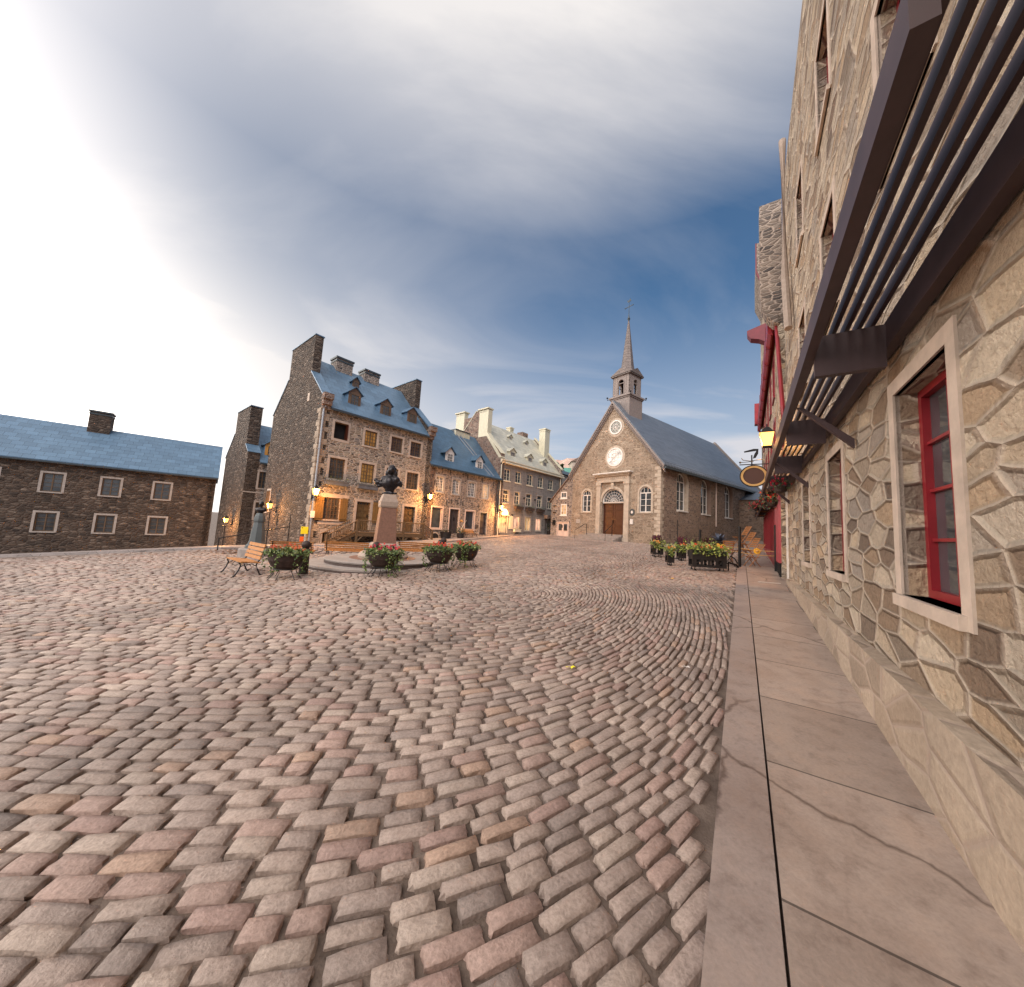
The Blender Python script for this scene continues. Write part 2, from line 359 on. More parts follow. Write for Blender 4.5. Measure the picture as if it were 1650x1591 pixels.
K['glass_curtain'] = glass('curtained window glass', (.045, .042, .04))
K['glass_sky'] = glass('bright reflecting glass', (.20, .21, .20))  # lighter base colour stands in for reflected sky
K['glass_lit'] = glass('amber lit panes', (.12, .06, .02), (1.0, .50, .12), .20)  # amber panes with a faint emission
K['glass_warm'] = glass('warm lit curtains', (.3, .2, .1), (1.0, .66, .34), .38)
K['glass_shop'] = glass('lit shop window', (.2, .1, .08), (1.0, .55, .36), 1.1)
K['bulb'] = emis('lamp glow', (1.0, .50, .13), 2.6)
K['bulb_white'] = emis('white lamp glow', (1.0, .80, .45), 2.0)
K['bronze'] = plain('dark bronze', (.03, .027, .03), .35, .7, var=.3, scale=6)
K['granite_pink'] = plain('pink granite shaft', (.20, .105, .075), .6, var=.22, scale=14, bump=.002)
K['granite_pale'] = plain('pale granite', (.33, .26, .215), .7, var=.14, scale=9, bump=.003)
K['granite_grey'] = plain('grey stone platform', (.27, .235, .215), .8, var=.2, scale=3, bump=.004)
K['teal'] = plain('verdigris copper roof', (.09, .27, .22), .6)
K['granite_side'] = plain('dark platform riser', (.075, .052, .046), .8, var=.25, scale=5, bump=.005)
K['pedestal_grey'] = plain('grey painted pedestal', (.085, .10, .105), .6, var=.15)
K['bench_wood'] = wood('varnished orange slats', (.43, .185, .055), .62)
K['cauldron'] = plain('rusty iron cauldron', (.045, .028, .024), .6, .4, var=.4, scale=8, bump=.003)
K['leaf'] = tinted('leaves', .5, .3, 6)
K['petal'] = tinted('petals', .6, .15, 12)
K['red'] = plain('red painted metal', (.26, .014, .022), .38, .1, var=.18)
K['red_dark'] = plain('dark red paint', (.15, .012, .024), .5, var=.2)
K['beam'] = plain('dark brown beams', (.055, .032, .035), .55, var=.25)
K['sign_brown'] = plain('brown sign board', (.075, .028, .018), .6, var=.05)
K['gold'] = plain('gilded moulding', (.62, .36, .13), .35, .5, var=.2)
K['black_paint'] = plain('black painted wood', (.015, .014, .016), .5)
K['chair_wood'] = wood('oiled chair slats', (.30, .125, .04), .6)
K['yellow'] = plain('yellow board', (.85, .78, .03), .5, var=.03)
K['orange'] = plain('orange board', (.85, .16, .03), .5, var=.05)
K['kerb'] = plain('granite kerb', (.36, .29, .255), .8, var=.16, scale=7, bump=.003)
K['concrete'] = plain('pavement concrete', (.34, .30, .285), .85, var=.14, scale=1.2, bump=.004)
K['slate_blue'] = tinted('blue grey leaves', .6)
K['bark'] = plain('bark', (.07, .05, .035), .9)

# ------------------------------------------------------------------ ground, cobbles, pavements
def axis(lo, hi, step, far):
    a = list(np.arange(lo, hi + .01, step)); s = step
    while a[-1] < far: s *= 1.5; a.append(a[-1] + s)
    s = step
    while a[0] > -far: s *= 1.5; a.insert(0, a[0] - s)
    return np.array(a)
xs = axis(-40, 40, .5, 900); ys = axis(-6, 56, .5, 900)
X, Y = np.meshgrid(xs, ys); Z = gz(np.clip(X, -60, 50), np.clip(Y, -20, 70)) - .026
me = bpy.data.meshes.new('ground'); nx, ny = len(xs), len(ys)
vs = np.stack([X, Y, Z], 2).reshape(-1, 3)
fs = [(j * nx + i, j * nx + i + 1, (j + 1) * nx + i + 1, (j + 1) * nx + i) for j in range(ny - 1) for i in range(nx - 1)]
me.from_pydata(vs.tolist(), [], fs); me.update(); uvs(me)
M = MT('joint sand and earth'); v = M.obj(); nz = M.noise(v, 2.2, 6, .65)
M.col(M.ramp(nz.outputs[0], [(.3, (.06, .042, .032)), (.5, (.14, .105, .085)), (.7, (.26, .205, .17))])); M.b.inputs['Roughness'].default_value = .95
M.l(M.bump(M.noise(v, 60, 4).outputs[0], .01), M.b.inputs['Normal'])
me.materials.append(M.m); tag(link(bpy.data.objects.new('ground', me)), None, None, None, 'structure')

BAZ = 33.2; BO = Vector((9.74, 12.37, 0)); BU = D(BAZ); BV = D(BAZ - 90)
def bfr(x, y): return ((x - BO.x) * BU.x + (y - BO.y) * BU.y, (x - BO.x) * BV.x + (y - BO.y) * BV.y)
HU = D(HAZ)
CP = Vector((12.0915, 28.5294, 0)); CAZ = 52.51; CU = D(CAZ); CV = D(CAZ - 90)
PAVE = [(-12.2, 20.7), (-9.2, 20.3), (-5.92, 21.32), (-3.79, 27.0), (.31, 34.92), (4.9, 41.3), (4.2, 42.0), (-12.4, 21.9)]
PLEFT = [(-48, 15.5), (-14.37, 17.94), (-12.7, 19.2), (-12.2, 20.7), (-12.4, 21.9), (-26, 38), (-48, 48)]
def inside(poly, x, y):
    r = np.zeros(x.shape, bool); n = len(poly)
    for i in range(n):
        x0, y0 = poly[i]; x1, y1 = poly[(i + 1) % n]
        c = ((y0 > y) != (y1 > y)) & (x < (x1 - x0) * (y - y0) / (y1 - y0 + 1e-12) + x0); r ^= c
    return r
PLC = (-5.2, 14.9); PLR = 2.2
g = np.random.default_rng(5)
def stones():
    cx0, cy0 = -2.9, 9.1; cells = []; r = .0; row = 0
    while r < 48:
        wd = .138 + g.uniform(-.018, .018); rc = r + wd / 2
        Ls = 30.0; tot = 2 * Ls + math.pi * rc; n = int(tot / .2)
        ln = g.uniform(.20, .38, n); s = np.cumsum(ln) + g.uniform(0, .3); ln = ln[s < tot]; s = s[s < tot]
        a = s - ln / 2; th = np.clip((a - Ls) / rc, 0, math.pi) - math.pi / 2
        cxr = cx0 + 3.2 - .2 * rc
        x = np.where(a < Ls, cxr - (Ls - a), np.where(a > Ls + math.pi * rc, cxr - (a - Ls - math.pi * rc), cxr + rc * np.cos(th)))
        y = np.where(a < Ls, cy0 - rc, np.where(a > Ls + math.pi * rc, cy0 + rc, cy0 + rc * np.sin(th)))
        wob = .12 * np.sin(x * .55 + rc * .2) + .06 * np.sin(x * 1.3 + y * .5)
        y = y + wob
        tx, ty = -np.sin(th), np.cos(th)
        xx = np.clip(x + 2.5, 0, 7.0); f1 = .11 * xx; y = y + .055 * xx ** 2 + f1 * np.maximum(x + 2.5 - 7.0, 0); f1 = np.where(y > 60, 0, f1)
        ty2 = ty + f1 * tx; sc_ = np.hypot(tx, ty2); tx, ty = tx / sc_, ty2 / sc_
        cells.append(np.stack([x, y, tx, ty, ln * g.uniform(.95, 1.0) * sc_, wd * (1 - .2 * np.cos(th)) / sc_ ** .7], 1)); r += wd; row += 1
    c = np.concatenate(cells); x, y = c[:, 0], c[:, 1]; z = gz(x, y)
    d = np.stack([x - CAM.x, y - CAM.y, z - CAM.z], 1)
    fw = d @ np.array(F_); rx = d @ np.array(R_); uy = d @ np.array(U_)
    k = (fw > .25) & (np.abs(rx / np.maximum(fw, .01)) < 1.75) & (uy / np.maximum(fw, .01) > -1.9) & (y < 44)
    u, v = (x - BO.x) * BU.x + (y - BO.y) * BU.y, (x - BO.x) * BV.x + (y - BO.y) * BV.y
    k &= (v > 1.585) & ~inside(PAVE, x, y) & ~inside(PLEFT, x, y) & (np.hypot(x - PLC[0], y - PLC[1]) > PLR + .1)
    hw = -((x - HP.x) * VB.x + (y - HP.y) * VB.y)      # in front of the house row
    k &= hw > -.0
    cu, cv = (x - CP.x) * CU.x + (y - CP.y) * CU.y, (x - CP.x) * CV.x + (y - CP.y) * CV.y
    k &= ~((cu > .05) & (cv > .05)) & (cu < 26) & (x > -34)
    return c[k], fw[k]
ST, FW = stones()
def stone_mesh(st, ng, name):
    n = len(st); t = np.linspace(-1, 1, ng); A, B = np.meshgrid(t, t); A = A.ravel(); B = B.ravel(); nv = ng * ng
    gap = .011; sq = 1 - .09 * (np.abs(A) ** 3 * np.abs(B) ** 3)
    inner = np.maximum(np.abs(A), np.abs(B)) < .99
    # the inner vertices spread out so that the top is broad and the rim steep
    sp = np.where(inner, 1.5 if ng == 6 else 2.7, 1.0)
    a = np.where(inner, A * sp, A); b = np.where(inner, B * sp, B)
    a = np.where(inner & (np.abs(a) > .8), np.sign(a) * .92, a); b = np.where(inner & (np.abs(b) > .8), np.sign(b) * .90, b)
    gs = .25 + .75 / (1 + np.exp(-(st[:, 0] - .6) * 1.3)); gs = np.maximum(gs, .35 * (g.random(n) < .12))
    hl = st[:, 4] / 2 - gap * g.uniform(.5, 1.8, n) * gs; hw = st[:, 5] / 2 - gap * g.uniform(.4, 1.7, n) * gs
    ang = g.normal(0, .035, n); ca, sa = np.cos(ang), np.sin(ang)
    tx = st[:, 2] * ca - st[:, 3] * sa; ty = st[:, 2] * sa + st[:, 3] * ca
    jx = g.normal(0, .02, (n, nv)); jy = g.normal(0, .02, (n, nv))
    la = a[None] * sq[None] * hl[:, None] * (1 + g.normal(0, .07, (n, nv)) * (~inner)[None]) + jx * hl[:, None] * .6
    lb = b[None] * sq[None] * hw[:, None] * (1 + g.normal(0, .05, (n, nv)) * (~inner)[None]) + jy * hw[:, None] * .6
    x = st[:, 0][:, None] + la * tx[:, None] + lb * -ty[:, None]; y = st[:, 1][:, None] + la * ty[:, None] + lb * tx[:, None]
    rr = np.hypot(A, B)
    dome = np.where(inner, .004 - .0045 * (a ** 2 + b ** 2)[None], -.04)
    z = gz(st[:, 0], st[:, 1])[:, None] + dome + g.normal(0, .006, n)[:, None] + (g.normal(0, .022, n)[:, None] * la + g.normal(0, .035, n)[:, None] * lb)
    dx = (x - st[:, 0][:, None]); dy = (y - st[:, 1][:, None]); z = z + .0321 * dx + .0377 * dy
    z = z + np.where(inner[None], g.normal(0, .0016, (n, nv)), 0)
    V = np.stack([x, y, z], 2).reshape(-1, 3)
    q = np.array([(j * ng + i, j * ng + i + 1, (j + 1) * ng + i + 1, (j + 1) * ng + i) for j in range(ng - 1) for i in range(ng - 1)])
    Fq = (q[None] + (np.arange(n) * nv)[:, None, None]).reshape(-1, 4)
    me = bpy.data.meshes.new(name); me.vertices.add(len(V)); me.vertices.foreach_set('co', V.astype(np.float32).ravel())
    me.loops.add(Fq.size); me.loops.foreach_set('vertex_index', Fq.astype(np.int32).ravel())
    me.polygons.add(len(Fq)); me.polygons.foreach_set('loop_start', np.arange(0, Fq.size, 4, dtype=np.int32)); me.polygons.foreach_set('loop_total', np.full(len(Fq), 4, np.int32))
    me.update(calc_edges=True); i_ = np.arange(ng - 1); rim = np.zeros((ng - 1, ng - 1), bool); rim[0] = rim[-1] = True; rim[:, 0] = rim[:, -1] = True
    me.polygons.foreach_set('use_smooth', np.tile(~rim.ravel(), n))
    pal = np.array([(.315, .262, .235), (.35, .292, .258), (.28, .236, .215), (.335, .242, .213), (.38, .325, .285), (.215, .185, .172), (.37, .26, .195), (.29, .20, .18)])
    w_ = np.array([.24, .2, .16, .12, .12, .07, .04, .05]); ci = g.choice(len(pal), n, p=w_)
    c = pal[ci] * 1.2 * g.uniform(.88, 1.12, n)[:, None]
    c = .72 * c + .28 * c.mean(0)
    c = c * (1 - .35 * (.5 - .5 * np.tanh((np.hypot(st[:, 0] + 3, st[:, 1] - 9) * 0 + np.sin(st[:, 0] * .9 + 1.7 * np.sin(st[:, 1] * .6)) + .9) * 2)))[:, None]
    colr = np.ones((len(V), 4), np.float32); colr[:, :3] = np.repeat(c, nv, axis=0)
    at = me.color_attributes.new('tint', 'FLOAT_COLOR', 'POINT'); at.data.foreach_set('color', colr.ravel())
    return me
M = MT('granite setts'); at = M.n('Attribute', attribute_name='tint'); v = M.obj(); n_a = M.noise(v, 45, 5, .7); n_b = M.noise(v, 1.1, 4, .55)
c = M.mix(1.0, at.outputs[0], M.ramp(n_a.outputs[0], [(.28, (.62, .60, .58)), (.6, (1.08, 1.06, 1.04))]), 'MULTIPLY')
c = M.mix(.7, c, M.ramp(n_b.outputs[0], [(.3, (.72, .68, .66)), (.65, (1.15, 1.1, 1.08))]), 'MULTIPLY')
M.col(c); M.l(M.mr(n_b.outputs[0], .3, .7, .52, .8), M.b.inputs['Roughness']); M.l(M.bump(n_a.outputs[0], .012), M.b.inputs['Normal'])
near_ = FW < 13
mA = stone_mesh(ST[near_], 6, 'cobbles'); mA.materials.append(M.m); tag(link(bpy.data.objects.new('cobblestones', mA)), None, None, None, 'structure')
mB = stone_mesh(ST[~near_], 4, 'cobbles'); mB.materials.append(M.m); tag(link(bpy.data.objects.new('cobblestones', mB)), None, None, None, 'structure')

def slabs(name, c, w=1.1, h=.8, tint=(.9, 1.1)):
    M = MT(name); u = M.uv(); rot = M.n('Mapping'); M.l(u, rot.inputs[0]); rot.inputs['Rotation'].default_value = (0, 0, R(BAZ))
    wn = M.noise(u, .8, 2); ad = M.mix(.06, rot.outputs[0], wn.outputs['Color'], 'ADD')
    br = M.n('TexBrick'); M.l(ad, br.inputs['Vector']); br.inputs['Scale'].default_value = 1; br.inputs['Brick Width'].default_value = w; br.inputs['Row Height'].default_value = h; br.inputs['Mortar Size'].default_value = .009; br.offset = .37
    br.inputs['Color1'].default_value = (*[x * tint[0] for x in c], 1); br.inputs['Color2'].default_value = (*[x * tint[1] for x in c], 1); br.inputs['Mortar'].default_value = (*[x * .30 for x in c], 1)
    n1_ = M.noise(u, 1.3, 6, .65); n2_ = M.noise(u, 40, 4, .7)
    cc = M.mix(.8, br.outputs[0], M.ramp(n1_.outputs[0], [(.3, (.66, .62, .60)), (.55, (1, 1, 1)), (.75, (1.2, 1.1, 1.0))]), 'MULTIPLY')
    cc = M.mix(.5, cc, M.ramp(n2_.outputs[0], [(.3, (.7, .7, .7)), (.6, (1.05, 1.05, 1.05))]), 'MULTIPLY')
    vd = M.mix(.35, u, M.noise(u, 2.5, 4).outputs['Color'], 'ADD'); ck = M.n('TexVoronoi', voronoi_dimensions='2D', feature='DISTANCE_TO_EDGE'); ck.inputs['Scale'].default_value = .42; M.l(vd, ck.inputs['Vector'])
    gate = M.mr(M.noise(u, .5, 2).outputs[0], .46, .52); lim = M.mr(ck.outputs[0], .0, .012, .0, 1.0); lm = M.n('Math', operation='MAXIMUM'); M.l(lim, lm.inputs[0]); M.l(gate, lm.inputs[1])
    cc = M.mix(lm.outputs[0], M.mix(1.0, cc, (.38, .34, .32), 'MULTIPLY'), cc)
    st_ = M.noise(u, 5.5, 5, .7); cc = M.mix(.6, cc, M.ramp(st_.outputs[0], [(.33, (.62, .58, .56)), (.48, (1, 1, 1)), (.68, (1.12, 1.08, 1.04))]), 'MULTIPLY')
    M.col(cc); M.l(M.mr(n1_.outputs[0], .3, .7, .45, .75), M.b.inputs['Roughness'])
    b1 = M.bump(n2_.outputs[0], .003); M.l(M.bump(br.outputs['Fac'], .006, -1, b1) if False else b1, M.b.inputs['Normal'])
    return M.m
def pave(name, poly, h, mat, cut=1.0, side=.16):
    bm = bmesh.new(); f = bm.faces.new([bm.verts.new((x, y, 0)) for x, y in poly])
    if f.normal.z < 0: f.normal_flip()
    xs_ = [p[0] for p in poly]; ys_ = [p[1] for p in poly]
    for ax, lo, hi in ((0, min(xs_), max(xs_)), (1, min(ys_), max(ys_))):
        q = lo + cut
        while q < hi:
            bmesh.ops.bisect_plane(bm, geom=bm.verts[:] + bm.edges[:] + bm.faces[:], plane_co=(q, q, 0), plane_no=(1, 0, 0) if ax == 0 else (0, 1, 0)); q += cut
    for v_ in bm.verts: v_.co.z = gz(v_.co.x, v_.co.y) + h
    be = [e for e in bm.edges if e.is_boundary]
    r_ = bmesh.ops.extrude_edge_only(bm, edges=be)
    for v_ in [q for q in r_['geom'] if isinstance(q, bmesh.types.BMVert)]: v_.co.z -= side + h
    bmesh.ops.recalc_face_normals(bm, faces=bm.faces)
    me = bpy.data.meshes.new(name); bm.to_mesh(me); bm.free(); uvs(me)
    up = [p for p in me.polygons if abs(p.normal.z) > .5]
    if up and up[0].normal.z < 0: me.flip_normals()
    me.materials.append(mat); return tag(link(bpy.data.objects.new(name, me)), None, None, None, 'structure')
def bp(u, v): q = BO + BU * u + BV * v; return (q.x, q.y)
K['slab_right'] = slabs('worn granite slabs', (.36, .285, .24), 1.9, 1.3)
K['kerb_right'] = slabs('kerb stones', (.33, .265, .235), 2.4, 60.0, (.95, 1.05))
pave('sidewalk', [bp(-17.5, -.6), bp(28, -.6), bp(28, 1.205), bp(-17.5, 1.205)], .115, K['slab_right'])
pave('kerb', [bp(-17.5, 1.22), bp(3.2, 1.22), bp(3.2, 1.53), bp(-17.5, 1.53)], .12, K['kerb_right'])
# terrace paving past the kerb's end
K['slab_house'] = slabs('pavement slabs', (.30, .265, .255), 1.2, .9)
pave('pavement', PAVE, .07, K['slab_house'])
pave('pavement', PLEFT, .09, K['slab_house'])

# ------------------------------------------------------------------ building blocks
def frame(P, az, z=0.0): return (P.x, P.y, z), R(90 - az)       # local +X along the wall, +Y into the building
def TX(v=0.0): return lambda a, b, d=0: (a, v + d, b)             # front wall plane
def TY(u=0.0, s=1): return lambda a, b, d=0: (u + s * d, a, b)    # side wall plane
def window(par, T, a0, a1, b0, b1, fr='white', gl='glass', cols=2, rows=3, arched=False, rec=.12, sill=True, sur=None, surw=.14, fw=.07, mull=.07, name='window', subs=True, mt=.028, transom=None, label=None):
    shp = arch if arched else rect
    lp = shp(a0, a1, b0, b1)
    mb = MB(); mb.ring(lp, offset(lp, fw), T, rec - .05, rec + .02)
    r = (a1 - a0) / 2; ca = (a0 + a1) / 2
    def top(a): return b1 - fw if not arched else b1 - r + math.sqrt(max((r - fw) ** 2 - (a - ca) ** 2, 0))
    def bar(x0, x1, z0, z1, dd=.0): mb.plate([(x0, z0), (x1, z0), (x1, z1), (x0, z1)], T, rec - .035 + dd, rec + .015)
    tb = transom if transom else (b1 - r if arched else None)
    if mull: bar(ca - mull / 2, ca + mull / 2, b0 + fw, tb if tb else b1 - fw)
    if tb: bar(a0 + fw, a1 - fw, tb - .04, tb + .04, -.003)
    if arched:
        for k in (1, 2): x_ = ca + (k - 1.5) * r * .62; bar(x_ - .015, x_ + .015, tb + .04, top(x_), .005)
    n = cols * 1
    tz = (tb - .04) if tb else b1 - fw
    for k in range(1, n):
        x_ = a0 + fw + (a1 - a0 - 2 * fw) * k / n
        if mull and abs(x_ - ca) < .03: continue
        bar(x_ - mt / 2, x_ + mt / 2, b0 + fw, tz, .008)
    for k in range(1, rows):
        z_ = b0 + fw + (tz - b0 - fw) * k / rows
        bar(a0 + fw, a1 - fw, z_ - mt / 2, z_ + mt / 2, .006)
    wn = mb.build(name, K[fr], par)
    if label: wn['label'] = label
    MB().plate(offset(lp, fw * .5), T, rec + .005, rec + .05).build('pane', K[gl], wn)
    if sill: MB().plate(rect(a0 - .08, a1 + .08, b0 - .10, b0 + .0), T, -.06, rec - .01).build('sill', K[sur] if sur else K[fr], wn)
    if sur:
        o2 = shp(a0 - surw, a1 + surw, b0 - (.10 if sill else surw * 0), b1 + surw) if not arched else arch(a0 - surw, a1 + surw, b0 - .10, b1 + surw)
        MB().ring(o2, lp, T, -.018, .03).build('surround', K[sur], wn)
    return wn
def door(par, T, a0, a1, b0, b1, mat='door_wood', panels=(2, 4), rec=.15, fr=None, light=.0, sur=None, surw=.14, gl='glass', label=None, double=False):
    mb = MB(); lp = rect(a0, a1, b0, b1 - light)
    mb.plate(lp, T, rec, rec + .06)
    leaves = [(a0, (a0 + a1) / 2 - .01), ((a0 + a1) / 2 + .01, a1)] if double else [(a0, a1)]
    for x0, x1 in leaves:
        cs, rs = panels
        for i in range(cs):
            for j in range(rs):
                w_ = (x1 - x0 - .1) / cs; h_ = (b1 - light - b0 - .1) / rs
                p = rect(x0 + .05 + i * w_ + .04, x0 + .05 + (i + 1) * w_ - .04, b0 + .05 + j * h_ + .04, b0 + .05 + (j + 1) * h_ - .04)
                mb.ring(p, offset(p, .03), T, rec - .03, rec); mb.plate(offset(p, .05), T, rec - .015, rec)
    d = mb.build('door', K[mat], par)
    if label: d['label'] = label
    MB().plate(rect(a1 - .14, a1 - .09, b0 + .9, b0 + 1.1) if not double else rect((a0 + a1) / 2 + .05, (a0 + a1) / 2 + .1, b0 + 1.0, b0 + 1.3), T, rec - .07, rec - .01).build('handle', K['iron'], d)
    if light:
        MB().plate(rect(a0, a1, b1 - light, b1), T, rec + .02, rec + .06).build('fanlight', K[gl], d)
        mb = MB(); p = rect(a0, a1, b1 - light, b1); mb.ring(p, offset(p, .05), T, rec - .03, rec + .02)
        for k in (1, 2, 3): x_ = a0 + (a1 - a0) * k / 4; mb.plate(rect(x_ - .015, x_ + .015, b1 - light + .05, b1 - .05), T, rec - .02, rec + .02)
        mb.build('fanlight_frame', K[fr or mat], d)
    if sur: MB().ring(rect(a0 - surw, a1 + surw, b0, b1 + surw), rect(a0, a1, b0, b1), T, -.018, .03).build('surround', K[sur], d)
    return d
def shutter(par, T, a0, a1, b0, b1, mat, name='shutter'):
    mb = MB(); mb.plate(rect(a0, a1, b0, b1), T, -.06, -.02); n = max(2, round((a1 - a0) / .14))
    for k in range(n): mb.plate(rect(a0 + (a1 - a0) * k / n + .008, a0 + (a1 - a0) * (k + 1) / n - .008, b0 + .01, b1 - .01), T, -.075, -.06)
    for z_ in (b0 + .12, b1 - .2): mb.plate(rect(a0 + .02, a1 - .02, z_, z_ + .08), T, -.095, -.075)
    return mb.build(name, K[mat], par)
def dormer(par, uc, v0, zb, w, h, rise, eave, slope, fmat, rmat, wfr, gl='glass', cheek=None, rows=3, over=.12):
    # front face in plane y=v0; runs back into a roof  z = eave + slope*y
    a0, a1 = uc - w / 2, uc + w / 2; zt = zb + h; zr = zt + rise
    yb = lambda z: max((z - eave) / slope, v0) + .03
    mb = MB(); mb.plate([(a0, zb), (a1, zb), (a1, zt), (uc, zr), (a0, zt)], TX(v0), 0, .05)
    d = mb.build('dormer', K[fmat], par)
    mb = MB()
    for a in (a0, a1):
        s_ = .05 if a == a0 else -.05
        mb.prism([(a, v0 + .05, zb), (a, yb(zt) + .05, zt), (a, v0 + .05, zt)], (s_, 0, 0))
    mb.build('cheek', K[cheek or rmat], d)
    mb = MB(); ow = over; dz = ow * rise / (w / 2)
    for sg in (-1, 1):
        e = uc + sg * (w / 2 + ow)
        mb.prism([(uc, v0 - over, zr + .02), (e, v0 - over, zt - dz + .02), (e, yb(zt - dz) + .1, zt - dz + .02), (uc, yb(zr) + .15, zr + .02)], (0, 0, .05))
    mb.build('dormer_roof', K[rmat], d)
    ww, wh = w * .66, h * .82
    wa, wb = uc - ww / 2, zb + .06; T = TX(v0)
    mb = MB(); lp = rect(wa, wa + ww, wb, wb + wh)
    mb.ring(lp, offset(lp, .045), T, -.04, .0)
    mb.plate(rect(uc - .025, uc + .025, wb + .04, wb + wh - .04), T, -.03, 0)
    for k in range(1, rows): z_ = wb + wh * k / rows; mb.plate(rect(wa + .04, wa + ww - .04, z_ - .012, z_ + .012), T, -.024, 0)
    for q in (-.25, .25): mb.plate(rect(uc + q * ww - .01, uc + q * ww + .01, wb + .04, wb + wh - .04), T, -.02, 0)
    mb.mi = 1; mb.plate(lp, T, -.012, .01)
    mb.build('dormer_window', [K[wfr], K[gl]], d)
    return d
def chimney(par, u0, u1, v0, v1, z0, z1, mat, cap, name='chimney', capc=.07):
    c_ = MB().box(u0, u1, v0, v1, z0, z1).build(name, K[mat], par)
    MB().box(u0 - .03, u1 + .03, v0 - .03, v1 + .03, z1 - .22, z1 - .10).box(u0 - capc, u1 + capc, v0 - capc, v1 + capc, z1 - .0, z1 + .13).build('chimney_cap', K[cap], c_)
    return c_
def gable_profile(depth, base, eave, slope, ph, ch=None, kn=.0):
    """2-D outline (y, z) of a parapet end wall; ch=(v0,v1,ztop) folds a broad chimney into it"""
    mid = depth / 2; zr = eave + slope * mid + ph
    L = [(0, base), (depth, base), (depth, eave + ph + kn)]
    if ch:
        v0, v1, zt = ch
        L += [(v1, eave + slope * (depth - v1) + ph), (v1, zt), (v0, zt), (v0, eave + slope * v0 + ph)]
    else: L += [(mid, zr)]
    L += [(0, eave + ph + kn)]
    return L
def coping(par, prof, u0, u1, mat, th=.07, ov=.05):
    n = len(prof)
    for i in range(n):
        (y0, z0), (y1, z1) = prof[i], prof[(i + 1) % n]
        if i < 2 or abs(y0 - y1) < .05: continue
        e = Vector((0, y1 - y0, z1 - z0)).normalized(); nn = Vector((0, -e.z, e.y))
        if nn.z < 0: nn = -nn
        p0 = Vector((u0 - ov, y0, z0)) - e * .04 + nn * .004; p1 = Vector((u0 - ov, y1, z1)) + e * .04 + nn * .004
        MB().prism([p0, p1, p1 + nn * th, p0 + nn * th], (u1 - u0 + 2 * ov, 0, 0)).build('coping', K[mat], par)
def house(label, P, az, L, depth, base, eave, slope, openings, wm, gm, rm, cop='copper', lgab=None, rgab=None, ph=.42, gt=.5, group=None, over=.22, eave_mat='copper', name='stone_house', cat='house', zroot=None, rover=None):
    loc, rz = frame(P, az); h = thing(name, label, cat, loc, rz, group)
    mb = MB(); wall(mb, TX(0), rect(.0, L, base, eave), openings, .45)
    w_ = mb.build('wall', K[wm], h)
    mid = depth / 2; zr = eave + slope * mid
    # plain gables (closing the roof space) and back wall
    mb = MB()
    for i, (gb, u0, u1) in enumerate(((lgab, -.012, gt), (rgab, L - gt, L + .012))):
        pr = gable_profile(depth, base, eave, slope, ph if gb is not None else -.03, gb if gb else None, .25 if gb is not None else 0)
        n = len(pr); pts = [(u0, y, z) for y, z in pr] + [(u1, y, z) for y, z in pr]
        tri = tessellate_polygon([[Vector((y, z, 0)) for y, z in pr]])
        mb.add(pts, [tuple(t) for t in tri] + [tuple(q + n for q in t) for t in tri] + [(k, (k + 1) % n, (k + 1) % n + n, k + n) for k in range(n)])
        if gb is not None: coping(h, pr, u0, u1, cop)
    mb.add([(0, depth, base), (L, depth, base), (L, depth, eave), (0, depth, eave)], [(0, 1, 2, 3)])
    mb.build('gable_wall', K[gm], h)
    x0 = gt if lgab is not None else -.15; x1 = L - gt if rgab is not None else L + .15
    mb = MB(); t = .10
    for (ya, yb_) in ((-over, mid), (depth + over, mid)):
        za = eave - slope * over * .7
        mb.prism([(x0, ya, za), (x0, yb_, zr), (x0, yb_, zr + t), (x0, ya, za + t)], (x1 - x0, 0, 0))
    rf = mb.build('roof', K[rm], h)
    MB().box(x0, x1, -over - .10, -over + .02, eave - slope * over * .7 - .08, eave - slope * over * .7 + .04).build('gutter', K[eave_mat], rf)
    return h
